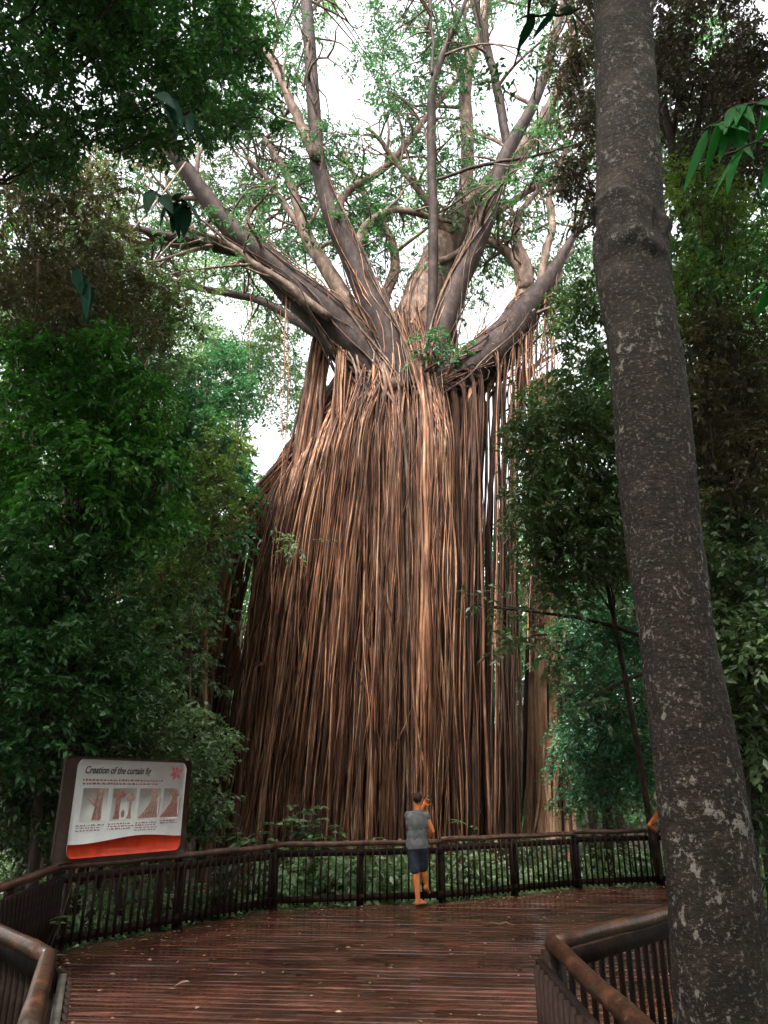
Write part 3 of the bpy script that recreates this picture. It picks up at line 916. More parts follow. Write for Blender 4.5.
# upper flow: roots that run down a limb, over the shoulder and into the curtain
for li, cnt in ((0, 22), (4, 20), (6, 20), (8, 14), (10, 16), (15, 30), (22, 10), (16, 6)):
    P3, rad = LP[li]
    for _ in range(cnt):
        j = RNG.integers(5, 15); a = RNG.uniform(0, 2 * PI)
        seg = P3[:j][::-1].copy(); rr = rad[:j][::-1]
        wa = wander(len(seg), 0.9, 1.5); wr_ = 1 + abs(wander(len(seg), 0.25))
        for q in range(len(seg)):
            aa = a + wa[q]
            seg[q] += np.array([math.cos(aa), -abs(math.sin(aa)) * 0.9, math.sin(aa) * 0.5]) * rr[q] * 1.05 * wr_[q]
        r = math.exp(RNG.uniform(math.log(0.014), math.log(0.06)))
        end = seg[-1]
        depth = end[1] * cP + (end[2] - EYE) * sP
        tx = end[0] / depth * F + 384 + RNG.normal(0, 14)
        D = surfD(tx) + RNG.uniform(0.0, 0.5)
        p, rd = hang(end, base_px(tx) + RNG.normal(0, 9), D, r, 18, 0.6)
        path = np.concatenate([seg, p[2:]])
        path = smoothp(path)
        ROOTS.append((path, np.concatenate([np.linspace(r * 0.3, r, len(seg)), rd[2:]]), 2 if RNG.uniform() < 0.6 else False))
for _ in range(70):
    x0 = RNG.uniform(345, 530); y0 = np.interp(x0, rx, ry) + RNG.uniform(-5, 25); D0 = surfD(x0) + RNG.uniform(0.2, 1.3)
    fan = (x0 - 415) * RNG.uniform(0.1, 0.5) + RNG.normal(0, 12); h = RNG.uniform(40, 130) if x0 < 470 else RNG.uniform(20, 70)
    a = W(x0, y0, D0); b = W(x0 + fan, y0 - h, D0 + RNG.uniform(-0.3, 1.0))
    p = curve_pts(b, a, 10, 0, 0.06)
    p2, r2 = hang(a, base_px(x0) + RNG.normal(0, 8), D0, 0.04, 12, 0.7)
    r_ = math.exp(RNG.uniform(math.log(0.02), math.log(0.10)))
    ROOTS.append((np.concatenate([p, p2[1:]]), np.concatenate([np.linspace(r_ * .2, r_, 10), np.linspace(r_, r_ * .6, len(p2) - 1)]), RNG.choice([0, 1, 2])))
# bunch hanging off the right arm, ending in mid air or reaching down
for _ in range(46):
    tx = RNG.uniform(505, 556); D = RNG.uniform(20.6, 21.4)
    ty = 345 - (tx - 505) * 1.1 + RNG.uniform(-8, 8)
    ia = int(np.argmin(np.abs(APX - tx))); top = ARM[0][ia].copy(); top[1] -= ARM[1][ia] * RNG.uniform(0, .9); D = top[1]; zend = W(tx, RNG.uniform(372, 470), D)[2] if RNG.uniform() < 0.6 else W(tx, RNG.uniform(480, 700), D)[2]
    ROOTS.append(hang(top, tx + RNG.normal(0, 3) - 1, D, RNG.uniform(0.012, 0.035), 14, 1.0, 0.06, zend, 0.5))
# bunch under the left limb (near 345,330) and slim threads left of it
for _ in range(16):
    tx = RNG.normal(343, 3.5)
    top = W(tx, 326 + RNG.uniform(-3, 3), 20.5)
    ROOTS.append(hang(top, tx - RNG.uniform(28, 42), 20.3, RNG.uniform(0.015, 0.03), 18, 0.85, 0.07))
for _ in range(30):
    tx = RNG.uniform(312, 336)
    ROOTS.append(hang(W(tx, 335 + RNG.uniform(-10, 12), 21.3), tx - RNG.uniform(50, 85), 21.0 + RNG.uniform(-.3, .3), RNG.uniform(0.03, 0.07), 18, 0.7, 0.06))
for tx, ty, by in ((251, 246, 470), (253, 248, 420), (277, 268, 520), (286, 276, 560), (289, 276, 600), (291, 278, 640), (284, 280, 470)):
    D = 20.0; top = W(tx, ty, D); ROOTS.append(hang(top, tx - (by - ty) * 0.03, D, RNG.uniform(0.012, 0.022), 14, 1.0, 0.05, W(tx, by, D)[2], 0.6))
P3, rad = LEAN
for _ in range(130):
    i0 = RNG.integers(0, 10); i1 = RNG.integers(i0 + 8, 29); a = RNG.uniform(-0.3, PI + 0.3)
    seg = P3[i0:i1].copy(); wa = wander(len(seg), 0.6, 1.5)
    for q in range(len(seg)):
        seg[q] += np.array([0.5 * math.cos(a + wa[q]), -abs(math.sin(a + wa[q])), 0.75 * math.cos(a + wa[q])]) * rad[i0 + q] * 1.06
    r = RNG.uniform(0.018, 0.06); e = seg[-1]; dp = e[1] * cP + (e[2] - EYE) * sP; tx = e[0] / dp * F + 384
    p, rd = hang(e, tx - RNG.uniform(0, 20), e[1] - 0.2, r, 14, 0.7)
    ROOTS.append((np.concatenate([seg, p[1:]]), np.full(len(seg) + len(p) - 1, r)))
# crossing and looping roots in front of the curtain
for _ in range(26):
    tx = RNG.uniform(250, 430); y0 = RNG.uniform(430, 700); D = surfD(tx) - 0.25
    a = W(tx, y0, D); b = WX(tx + RNG.normal(0, 22), D + 0.1, max(GZ, a[2] - RNG.uniform(2, 7)))
    p = curve_pts(a, b, 16, 0, 0.03); p[:, 1] += np.linspace(0.5, 0, 16) ** 2
    ROOTS.append((p, np.sin(np.linspace(0.15, PI - 0.15, 16)) ** 0.6 * RNG.uniform(0.014, 0.035)))
for (x0, y0, w) in ((262, 672, 12), (258, 668, 8), (150, 590, 9), (215, 560, 10)):
    D = 20.2
    t = np.linspace(0, PI, 9); top = W(x0, y0, D)
    arc = np.stack([top[0] + np.cos(t) * w / 60, np.full(9, D), top[2] + np.sin(t) * w / 60], 1)
    l = np.array([[arc[0, 0] + 0.05, D, arc[0, 2] - q] for q in np.linspace(5.0, 0.4, 6)]); r_ = np.array([[arc[-1, 0] - 0.06 * q, D, arc[-1, 2] - q] for q in np.linspace(0.4, 5.0, 6)])
    ROOTS.append((np.concatenate([l, arc, r_]), np.full(21, 0.045)))

ROOTS = [k if len(k) == 3 else (k[0], k[1], False) for k in ROOTS]
size = [rd.mean() * np.ptp(p[:, 2]) * (3.0 if not dk else 0.3) for p, rd, dk in ROOTS]
order = np.argsort(size)[::-1]
rest = MB(); slots = []
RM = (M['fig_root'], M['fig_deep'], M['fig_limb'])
for rank, k in enumerate(order):
    p, rd, dk = ROOTS[k]
    if rank < 100:
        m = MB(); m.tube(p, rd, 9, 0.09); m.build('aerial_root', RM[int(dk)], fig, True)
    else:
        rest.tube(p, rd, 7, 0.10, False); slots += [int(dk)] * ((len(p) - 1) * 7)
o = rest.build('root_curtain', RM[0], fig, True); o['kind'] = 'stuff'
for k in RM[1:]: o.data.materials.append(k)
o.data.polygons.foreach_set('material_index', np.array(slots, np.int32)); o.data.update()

# fig foliage
pts = blob_points([(395, 55, 60, 62, 20, 24, 70), (360, 130, 40, 60, 21, 25, 26), (300, 200, 70, 60, 20, 25, 50), (240, 110, 80, 90, 21.5, 26, 60), (200, 250, 60, 50, 22, 26, 30),
                   (450, 150, 60, 80, 21, 26, 30), (400, 250, 70, 50, 22, 26, 42), (470, 290, 60, 50, 22, 26, 30), (540, 180, 40, 60, 21, 25, 24), (345, 220, 50, 40, 20, 24, 22),
                   (520, 20, 60, 30, 20, 24, 12), (320, 20, 50, 30, 20, 24, 14), (270, 330, 50, 30, 24, 28, 14), (445, 345, 26, 12, 20, 20.6, 8), (470, 60, 40, 60, 20, 24, 18)], figgaps)
tw = MB(); extra = []
for li, (P3, rad) in enumerate(LP):
    for _ in range(7):
        i = int(RNG.integers(9, 25)); base_ = P3[i]; t_ = unit(P3[min(25, i + 1)] - P3[i - 1])
        d_ = unit(t_ * 0.8 + RNG.normal(0, 0.75, 3) + np.array([0, 0, 0.35])); L = RNG.uniform(1.5, 4.2)
        q = curve_pts(base_, base_ + d_ * L, 9, 0.06, 0.08); r0 = min(rad[i] * 0.45, 0.09)
        tw.tube(q, np.linspace(r0, 0.012, 9), 6, 0.05, False); extra.append(q[-1])
        for k in (4, 6):
            e = q[k] + unit(d_ + RNG.normal(0, 0.7, 3)) * L * 0.45
            tw.tube(curve_pts(q[k], e, 6, 0.05, 0.08), np.linspace(r0 * 0.5, 0.008, 6), 5, 0.05, False); extra.append(e)
extra = np.array(extra)
u_ = (extra[:, 1] * 0 + 1)
keep = []
for e in extra:
    dp = e[1] * cP + (e[2] - EYE) * sP; ex = e[0] / dp * F + 384; ey = 512 - (-(e[1]) * sP + (e[2] - EYE) * cP) / dp * F
    keep.append(not any(((ex - g_[0]) / g_[2]) ** 2 + ((ey - g_[1]) / g_[3]) ** 2 < 1.2 for g_ in figgaps))
pts = np.concatenate([pts[RNG.permutation(len(pts))[:int(len(pts) * 0.62)]], extra[np.array(keep)][::2]])
fm = MB()
clumps(pts, 0.80, 10, 10, 0.17, fm, tw, 0.3, 0.22, 0.5, 0.012)
allp = np.concatenate([p for p, r in LP])
for c in pts:
    q = allp[np.argmin(np.linalg.norm((allp - c) * [1, 0.6, 1], axis=1) + 0.7 * np.maximum(0, allp[:, 2] - c[2]))]
    L = np.linalg.norm(c - q)
    if L < 6: tw.tube(curve_pts(q, c, 7, 0.1, 0.07), np.linspace(0.05, 0.015, 7), 5, cap=False)
fm.build('crown', M['leaf_fig'], fig); tw.build('twigs', M['fig_limb'], fig)

# ------------------------------------------------------------------ pillar tree right of the curtain
pil = thing('fluted_tree', 'pale brown fluted trunk rising just right of the root curtain', 'tree', WX(548, 24, GZ))
lb = WX(548, 24, GZ - 0.3); tp = W(545, 380, 25.0)
for k, (ox, oy, r) in enumerate(((-0.46, 0, .15), (-0.20, -.2, .17), (0.12, -.25, .19), (0.42, -.1, .16), (0.0, .15, .45), (-0.62, .2, .14), (0.56, .15, .16))):
    t = np.linspace(0, 1, 26)[:, None]
    p = lb + (tp - lb) * t; sc = 1 + 0.7 * np.exp(-t * 9) - 0.3 * t
    p[:, 0] += ox * sc[:, 0] + wander(26, 0.04); p[:, 1] += oy
    m = MB(); r = r * (1 + wander(26, 0.06, 3)); m.tube(p, r * (1 + 0.4 * np.exp(-t[:, 0] * 10)) * (1 - 0.25 * t[:, 0]), 18, 0.07); m.build('fluted_stem', M['pillar' if k not in (4, 5, 6) else 'fig_core'], pil, True)
for _ in range(12):
    t = np.linspace(0, 1, 30)[:, None]; p = lb + (tp - lb) * t * RNG.uniform(0.5, 1.0); ox = RNG.uniform(-0.6, 0.6)
    p[:, 0] += ox * (1 + 0.6 * np.exp(-t[:, 0] * 9) - 0.3 * t[:, 0]) + wander(30, 0.07, 3); p[:, 1] += -0.62 + 0.5 * abs(ox) + wander(30, 0.03)
    m = MB(); m.tube(p, RNG.uniform(0.02, 0.06), 8, 0.1); m.build('aerial_root', M['pillar' if RNG.uniform() < 0.7 else 'fig_deep'], pil, True)
pts = blob_points([(560, 300, 40, 60, 23, 27, 24), (600, 260, 50, 70, 23, 28, 26)], [(553, 355, 14, 18)])
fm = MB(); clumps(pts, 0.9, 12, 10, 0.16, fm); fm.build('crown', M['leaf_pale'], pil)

# ------------------------------------------------------------------ big lichened trunk at the right
def big_trunk():
    root = thing('lichened_tree', 'huge dark lichen-spotted trunk with a swollen collar, nearest tree at the right', 'tree', (1.46, 4.1, GZ))
    rows = [(-0.8, 1.42, .33), (-0.3, 1.44, .275), (0.3, 1.455, .25), (0.9, 1.47, .236), (1.6, 1.50, .235), (2.4, 1.55, .235), (3.2, 1.60, .236), (3.9, 1.645, .243), (4.35, 1.67, .236), (5.0, 1.72, .222), (6.2, 1.79, .212), (7.7, 1.87, .204), (9.5, 1.95, .195), (12, 2.1, .18), (15, 2.3, .15)]
    edges = [(1100, 679, 800), (1000, 671, 778), (900, 663, 762), (830, 656, 750), (760, 648, 737), (650, 637, 716), (550, 624, 704), (450, 614, 693), (350, 605, 681), (290, 598, 672), (200, 594, 662), (100, 593, 656), (0, 593, 649)]
    rows = []
    for (y, l, r) in edges:
        c = W((l + r) / 2, y, 4.1); dp = 4.1 * cP + (c[2] - EYE) * sP
        rows.append((c[2], c[0], (r - l) / 2 / F * dp * (0.93 if y < 320 else 0.93)))
    rows = [(-0.8, rows[0][1], rows[0][2] * 1.25)] + rows + [(12, 2.1, .19), (15, 2.3, .15)]
    zs = np.concatenate([np.linspace(-0.8, 8.6, 700), np.linspace(8.65, 15, 60)]); n = 120
    cx = np.interp(zs, [r[0] for r in rows], [r[1] for r in rows]); rr = np.interp(zs, [r[0] for r in rows], [r[2] for r in rows])
    zc = W(630, 218, 4.1)[2]
    V = np.empty((len(zs), n, 3))
    for i, (z, x, r) in enumerate(zip(zs, cx, rr)):
        for k in range(n):
            t = 2 * PI * k / n; c, s = math.cos(t), math.sin(t)
            nn = noise.noise(Vector((c * 1.1, s * 1.1, z * 0.7))) * 0.022 + noise.noise(Vector((c * 2.3, s * 2.3, z * 2.6))) * 0.010 + noise.noise(Vector((c * 5, s * 5, z * 9))) * 0.006 + noise.noise(Vector((c * 12, s * 12, z * 14))) * 0.005
            if z > 5.2: nn *= 0.7
            # swollen collar: two sagging lips, tilted, strongest facing the viewer (-y)
            f = 0.5 + 0.5 * (-s)
            z1 = zc - 0.03 - 0.13 * c + 0.03 * math.sin(3 * t + 1); z2 = zc - 0.42 + 0.06 * math.cos(2 * t) * -1 - 0.04 * c
            def lip(z, z0, a, up, dn): 
                dz = z - z0
                return a * math.exp(-(dz / (up if dz > 0 else dn)) ** 2)
            tf = (t + PI / 2 + PI) % (2 * PI) - PI          # 0 facing the viewer, negative to the left
            rough_ = noise.noise(Vector((c * 3, s * 3, z * 3)))
            nn += lip(z, z1, 0.022 + 0.010 * rough_ + 0.014 * max(0, -c), 0.028, 0.06)
            nn += lip(z, z2 + 0.05 * rough_, 0.06 * math.exp(-((tf + 0.1) / 0.8) ** 2), 0.11, 0.08)
            nn += lip(z, zc - 0.25, 0.03 * max(0, -c) ** 1.5, 0.22, 0.42)
            nn += 0.03 * rough_ * math.exp(-((z - zc + .25) / .35) ** 2) + 0.012 * noise.noise(Vector((c * 7, s * 7, z * 9))) * math.exp(-((z - zc + .2) / .4) ** 2)
            R = r * (1 + 0.04 * math.cos(3 * t + z * 0.3)) + nn
            V[i, k] = (x + c * R, 4.1 + s * R, z)
    m = MB(); i = np.arange(len(zs) - 1)[:, None] * n; j = np.arange(n)[None]; jj = (j + 1) % n
    m.add(V.reshape(-1, 3), np.stack([i + j, i + jj, i + n + jj, i + n + j], -1).reshape(-1, 4))
    m.build('trunk', M['trunk_big'], root, True)
    # crown high above the frame
    cen = np.array([[2.3 + RNG.normal(0, 2.2), 4.5 + RNG.normal(0, 2.2), RNG.uniform(13.5, 17)] for _ in range(46)])
    for c in cen[:9]:
        b = MB(); b.tube(curve_pts((2.2, 4.1, RNG.uniform(12, 14.5)), c, 8, 0.05, 0.05), np.linspace(.08, .015, 8), 7, 0.04); b.build('limb', M['bark_brown'], root, True)
    f = MB(); clumps(cen, 0.8, 12, 9, 0.13, f); f.build('crown', M['leaf_deep'], root)


big_trunk()

# ------------------------------------------------------------------ trees with crowns that show
L_ = 'trees on the left of the fig'; R_ = 'trees on the right of the fig'
def gb(px, D): return WX(px, D, GZ)

make_tree('canopy_tree', 'overhanging dark green canopy filling the top left corner', 'tree', (-10.5, 8.5, GZ), 13, [(60, 20, 110, 60, 8, 11, 60), (170, 40, 90, 55, 8.5, 11.5, 55), (30, 110, 70, 60, 8, 11, 40), (235, 70, 50, 60, 10, 12, 26), (160, 115, 60, 40, 9, 12, 26), (120, -30, 160, 40, 8, 11, 40)],
          'leaf_deep', 0.125, 0.42, 15, 9, 0.2, group=L_, nlimb=6, limb_r=-0.1, lean=(-9.5, 8.5, 13), gaps=[(150, 100, 16, 8), (85, 75, 9, 7)])
make_tree('brownish_tree', 'tree with brown-tinged fine leaves at the left edge below the canopy', 'tree', gb(-30, 13), 11, [(40, 230, 80, 90, 11, 15, 90), (110, 290, 70, 60, 12, 16, 60), (20, 310, 60, 60, 11, 14, 40), (60, 160, 90, 50, 12, 15, 40)],
          'leaf_brown', 0.105, 0.45, 14, 9, 0.12, 'bark_pale', L_, nlimb=9)
make_tree('slender_tree', 'slender pale-stemmed tree with thin leaves rising through the upper left', 'tree', gb(70, 15), 12.5, [(150, 200, 80, 60, 19, 23, 60), (200, 120, 60, 60, 20, 24, 40), (130, 350, 70, 50, 14, 18, 50), (165, 300, 60, 40, 14, 18, 44), (90, 250, 50, 60, 14, 18, 50)],
          'leaf_dark', 0.12, 0.5, 13, 9, 0.12, 'bark_pale', L_, gaps=figgaps, lean=W(62, 150, 15), nlimb=9)
make_tree('leafy_tree', 'bright green bushy tree at the middle left with drooping sprays', 'tree', gb(60, 12.5), 7.5, [(60, 370, 75, 50, 11, 13.5, 60), (120, 420, 65, 55, 11, 13.5, 60), (60, 470, 90, 60, 10.5, 13, 70), (150, 490, 45, 60, 11.5, 14, 36)],
          'leaf_bright', 0.135, 0.38, 15, 9, 0.1, group=L_, droop=0.45, nlimb=8)
make_tree('leafy_tree', 'dark dense tree at the left edge above the near handrail', 'tree', gb(20, 10.8), 5.5, [(30, 580, 70, 80, 10, 13, 90), (20, 700, 60, 80, 10, 13, 80), (90, 600, 50, 70, 11, 14, 50), (110, 680, 50, 60, 12, 14.5, 44)],
          'leaf_deep', 0.12, 0.38, 14, 9, 0.09, group=L_, nlimb=9)
make_tree('fine_leaved_tree', 'light fine-leaved tree between the left thicket and the root curtain', 'tree', gb(190, 18), 9.5, [(190, 470, 50, 60, 17, 19.5, 60), (215, 400, 40, 50, 17.5, 20, 36), (180, 560, 34, 60, 17, 19, 20), (160, 420, 50, 60, 17, 20, 40), (225, 375, 34, 30, 18, 22, 26), (240, 500, 18, 60, 19, 21, 16)],
          'leaf_blue', 0.14, 0.5, 13, 9, 0.1, 'bark_pale', L_, nlimb=8, gaps=[(258, 432, 16, 28)])
make_tree('young_tree', 'young tree with star-like leaf clusters in front of the left roots', 'tree', gb(170, 16), 6, [(168, 640, 34, 55, 15, 17.5, 24), (205, 590, 16, 50, 16, 18, 10), (150, 705, 36, 50, 15, 17, 24), (205, 750, 24, 40, 14.5, 16.5, 20), (130, 640, 40, 60, 15, 18, 34)],
          'leaf_shrub', 0.15, 0.42, 12, 8, 0.06, group=L_, nlimb=8)
make_tree('understorey_tree', 'shadowy small tree behind the sign on the left', 'tree', gb(120, 14), 5, [(110, 740, 60, 50, 13, 16, 60), (60, 760, 60, 60, 12, 15, 50), (190, 790, 30, 50, 12.5, 15, 30), (20, 800, 50, 60, 11, 13, 50)],
          'leaf_dark', 0.12, 0.4, 13, 8, 0.07, group=L_, nlimb=7)
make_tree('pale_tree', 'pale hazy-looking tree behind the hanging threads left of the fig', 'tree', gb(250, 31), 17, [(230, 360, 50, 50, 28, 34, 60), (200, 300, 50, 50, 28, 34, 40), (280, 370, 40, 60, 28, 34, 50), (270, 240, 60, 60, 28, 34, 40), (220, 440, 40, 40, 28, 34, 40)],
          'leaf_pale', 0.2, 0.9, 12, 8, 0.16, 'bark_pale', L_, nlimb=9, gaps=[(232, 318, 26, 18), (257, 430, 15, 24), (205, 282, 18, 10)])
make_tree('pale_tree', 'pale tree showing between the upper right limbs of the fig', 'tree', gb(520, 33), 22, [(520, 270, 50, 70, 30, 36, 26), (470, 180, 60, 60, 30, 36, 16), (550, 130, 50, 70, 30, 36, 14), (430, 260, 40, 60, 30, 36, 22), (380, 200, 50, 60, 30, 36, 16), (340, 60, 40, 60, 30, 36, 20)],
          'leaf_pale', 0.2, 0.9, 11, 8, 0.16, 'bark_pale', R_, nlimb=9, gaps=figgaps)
make_tree('pale_leaved_tree', 'pale yellowish-leaved small tree at the left end of the fig shoulder', 'tree', gb(195, 16.5), 6.6, [(200, 500, 38, 36, 15.5, 17, 34), (180, 560, 28, 30, 15.5, 17, 16), (215, 450, 26, 26, 16, 17.5, 14), (150, 600, 30, 40, 15, 16.5, 12)],
          'leaf_yellow', 0.13, 0.42, 12, 8, 0.05, 'bark_pale', L_, nlimb=6)
# right side
make_tree('hanging_tree', 'dusky foliage hanging beside and behind the top of the lichened trunk', 'tree', gb(800, 11), 15, [(585, 60, 28, 80, 11, 13, 40), (590, 170, 24, 60, 11, 13, 18), (700, 40, 60, 60, 9, 12, 64), (750, 120, 50, 70, 9, 12, 40), (700, 130, 50, 60, 10, 13, 40), (640, -20, 120, 30, 9, 12, 30)],
          'leaf_purple', 0.11, 0.42, 14, 9, 0.2, group=R_, nlimb=9, gaps=[(690, 95, 18, 9), (728, 12, 20, 12), (710, 60, 14, 14)])
make_tree('yellow_green_tree', 'yellow-green broad-leaved tree right of the trunk collar', 'tree', gb(760, 9.5), 7.0, [(700, 210, 45, 50, 8.5, 11, 44), (740, 290, 45, 60, 8.5, 11, 40), (680, 290, 24, 50, 9, 11.5, 24)],
          'leaf_yellow', 0.10, 0.36, 11, 8, 0.08, group=R_, wid=0.24, nlimb=7)
make_tree('shaded_tree', 'shaded brown-leaved tree halfway up at the right edge', 'tree', gb(742, 9), 5.5, [(720, 370, 50, 55, 8, 10.5, 50), (750, 460, 40, 60, 8, 10, 44), (710, 480, 20, 60, 8.5, 10, 24)],
          'leaf_brown', 0.10, 0.34, 14, 8, 0.07, group=R_, nlimb=7)
make_tree('glossy_tree', 'dense glossy dark-leaved tree between the root curtain and the lichened trunk', 'tree', gb(668, 17.0), 9.0, [(560, 430, 50, 46, 12.5, 15, 70), (600, 400, 44, 60, 12.5, 15.5, 56), (560, 510, 48, 56, 12.5, 15, 70), (610, 520, 40, 60, 13, 15.5, 50), (580, 330, 30, 60, 13, 16, 24), (575, 580, 40, 30, 13, 15, 22)],
          'leaf_dark', 0.13, 0.42, 12, 8, 0.08, group=R_, wid=0.24, droop=0.4, nlimb=9)
make_tree('blue_green_tree', 'blue-green leafy tree in the gap left of the lichened trunk', 'tree', gb(612, 20), 9, [(600, 640, 44, 40, 16.5, 18, 34), (575, 740, 30, 60, 17, 19, 16), (625, 750, 34, 50, 17, 19, 34), (610, 600, 44, 60, 18, 21.5, 60), (620, 680, 36, 60, 18, 21.5, 50), (600, 760, 50, 50, 18.5, 22, 50), (650, 560, 40, 80, 18, 22, 40)],
          'leaf_blue', 0.13, 0.5, 12, 8, 0.1, group=R_, nlimb=8)
make_tree('understorey_tree', 'tree of pale green leaves low at the right edge beside the trunk', 'tree', gb(770, 8.2), 4.2, [(740, 600, 36, 70, 7.5, 9.5, 60), (750, 700, 40, 70, 7.5, 9.5, 50), (720, 540, 24, 50, 8, 10, 20), (740, 780, 30, 50, 8.5, 10.5, 30), (760, 660, 24, 50, 7, 8.5, 24)],
          'leaf_dark', 0.11, 0.32, 13, 8, 0.06, group=R_, nlimb=7)

make_tree('broad_tree', 'dense green tree filling the gap at the far upper right', 'tree', gb(790, 15), 14, [(700, 90, 60, 80, 13, 17, 60), (740, 200, 50, 80, 13, 17, 50), (690, 350, 40, 80, 13, 17, 44), (750, 420, 40, 90, 13, 17, 50), (730, 560, 50, 80, 12, 16, 60)],
          'leaf_deep', 0.15, 0.5, 13, 8, 0.14, group=R_, nlimb=9, gaps=[(690, 95, 18, 9), (728, 12, 20, 12), (735, 165, 14, 9)])
make_tree('broad_tree', 'dense dark tree standing in the gap behind the near left thicket', 'tree', gb(40, 19), 11, [(40, 420, 80, 80, 17, 21, 60), (120, 520, 70, 80, 17, 21, 60), (40, 600, 70, 80, 17, 21, 60), (120, 700, 70, 80, 17, 20, 50), (60, 300, 80, 60, 17, 21, 40)],
          'leaf_dark', 0.18, 0.6, 13, 8, 0.14, group=L_, nlimb=9)

# background understorey: three kinds, copied
def proto(name, label, mat, bark, h, wr, ll, cr, n, grp, z0=1.5):
    cen = np.stack([RNG.normal(0, wr, n), RNG.normal(0, wr, n), RNG.uniform(z0, h, n)], 1)
    cen[:, :2] *= np.interp(cen[:, 2], [z0, h * 0.6, h], [0.7, 1.15, 0.5])[:, None]
    return make_tree(name, label, 'tree', (0, 0, 0), h * 0.95, [], mat, ll, cr, 12, 8, 0.13, bark, grp, pts=cen, nlimb=7, lean=np.array([0.3, 0.2, h]))


BG = 'background trees beyond the railing'
pa = proto('background_tree', 'x', 'leaf_deep', 'bark_brown', 11, 1.5, 0.15, 0.62, 60, BG)
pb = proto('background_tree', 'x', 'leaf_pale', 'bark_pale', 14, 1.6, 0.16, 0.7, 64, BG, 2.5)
pc = proto('background_tree', 'x', 'leaf_dark', 'bark_brown', 9, 1.4, 0.14, 0.6, 56, BG, 0.8)
spots = [  # px, D, proto, scale, label
    (20, 18, 0, 1.25, 'tall deep green background tree nearest the left edge'), (110, 20, 1, 1.1, 'pale-stemmed background tree above the sign'),
    (-40, 22, 1, 1.3, 'pale background tree partly outside the left edge'), (60, 27, 0, 1.5, 'deep green background tree behind the left thicket'),
    (170, 28, 1, 1.05, 'pale background tree behind the leaning host trunk'), (130, 34, 2, 1.9, 'dark background tree far behind the leaning host trunk'),
    (235, 33, 1, 0.95, 'pale background tree showing left of the fig shoulder'), (0, 33, 2, 2.1, 'dark background tree farthest to the left'),
    (285, 40, 1, 1.0, 'pale background tree seen between the hanging threads'), (200, 42, 0, 1.4, 'deep green background tree far off left of the fig'),
    (500, 30, 1, 0.62, 'small pale background tree seen through the right end of the root curtain'), (515, 38, 0, 1.0, 'green background tree behind the thin right roots'),
    (590, 27, 1, 0.95, 'pale background tree right of the fluted trunk'), (625, 30, 0, 1.3, 'deep green background tree seen left of the lichened trunk'),
    (690, 22, 0, 1.1, 'deep green background tree hidden mostly by the lichened trunk'), (745, 16, 2, 1.2, 'dark background tree low at the right edge'),
    (800, 20, 1, 1.2, 'pale background tree partly outside the right edge'), (760, 28, 0, 1.6, 'tall green background tree behind the right edge trees'),
    (570, 40, 2, 1.7, 'dark background tree far behind the fluted trunk'), (660, 40, 1, 1.3, 'pale background tree farthest to the right'),
    (610, 23, 2, 0.7, 'low dark background tree beyond the far railing'), (545, 31, 2, 0.8, 'low dark background tree behind the foot of the fluted trunk'),
    (90, 16, 2, 0.75, 'low dark background tree just behind the sign'), (215, 25, 2, 0.9, 'dark background tree at the left foot of the fig')]
for i, (px, D, k, s, lab) in enumerate(spots):
    src = (pa, pb, pc)[k]
    o = copy_tree(src); g = WX(px, D, GZ)
    o.location = (g[0], g[1], ground_z(g[0], g[1])); o.rotation_euler = (0, 0, RNG.uniform(0, 6.3)); o.scale = (s, s, s); o['label'] = lab
for p_ in (pa, pb, pc):
    for ch in list(p_.children): bpy.data.objects.remove(ch)
    bpy.data.objects.remove(p_)

# far-off wood that reads as one mass
pts = []
for _ in range(2600):
    px = RNG.uniform(-120, 890); D = RNG.uniform(44, 66)
    top = np.interp(px, [-120, 100, 200, 290, 500, 570, 640, 890], [150, 230, 400, 520, 540, 440, 280, 180])
    py = RNG.uniform(top, 835)
    pts.append(W(px, py, D))
fm = MB(); clumps(np.array(pts), 1.7, 10, 8, 0.5, fm)
o = fm.build('distant_forest', M['leaf_deep']); o['kind'] = 'stuff'; o['label'] = 'far wood closing the view behind the trees'

# unseen forest round the viewer: crowns added to block skylight and dim the foreground
pts = []
for _ in range(950):
    th = RNG.uniform(0, 2 * PI); rr_ = math.sqrt(RNG.uniform()) * 24
    x, y = rr_ * math.cos(th), -6 + rr_ * math.sin(th)
    z = RNG.uniform(10, 17)
    if y > 3.5: continue
    pts.append((x, y, z))
for _ in range(560):
    x = RNG.uniform(-16, 16); y = RNG.uniform(2, 8.5); z = RNG.uniform(0, 8) + 1.5 * y + 4.5
    if z > 24 or z < 10: continue
    pts.append((x, y, z))
for _ in range(600):
    y = RNG.uniform(-2, 22); s_ = RNG.choice([-1, 1]); x = s_ * (0.62 * y + RNG.uniform(4.5, 12)); z = RNG.uniform(-0.5, 20)
    if s_ > 0 and y > 4 and x < 0.85 * y + 5: x += 2
    pts.append((x, y, z))
for _ in range(900):
    th = RNG.uniform(PI * 0.92, PI * 2.08); R0 = RNG.uniform(11, 20)
    x, y = R0 * math.cos(th), R0 * math.sin(th) * 0.9 - 1
    pts.append((x, y, RNG.uniform(-0.5, 14)))
fm = MB(); clumps(np.array(pts), 1.2, 10, 8, 0.42, fm)
o = fm.build('unseen_forest_shade', M['leaf_deep']); o['kind'] = 'stuff'; o['label'] = 'unseen mass of forest crowns added behind and above the walkway to shade it'

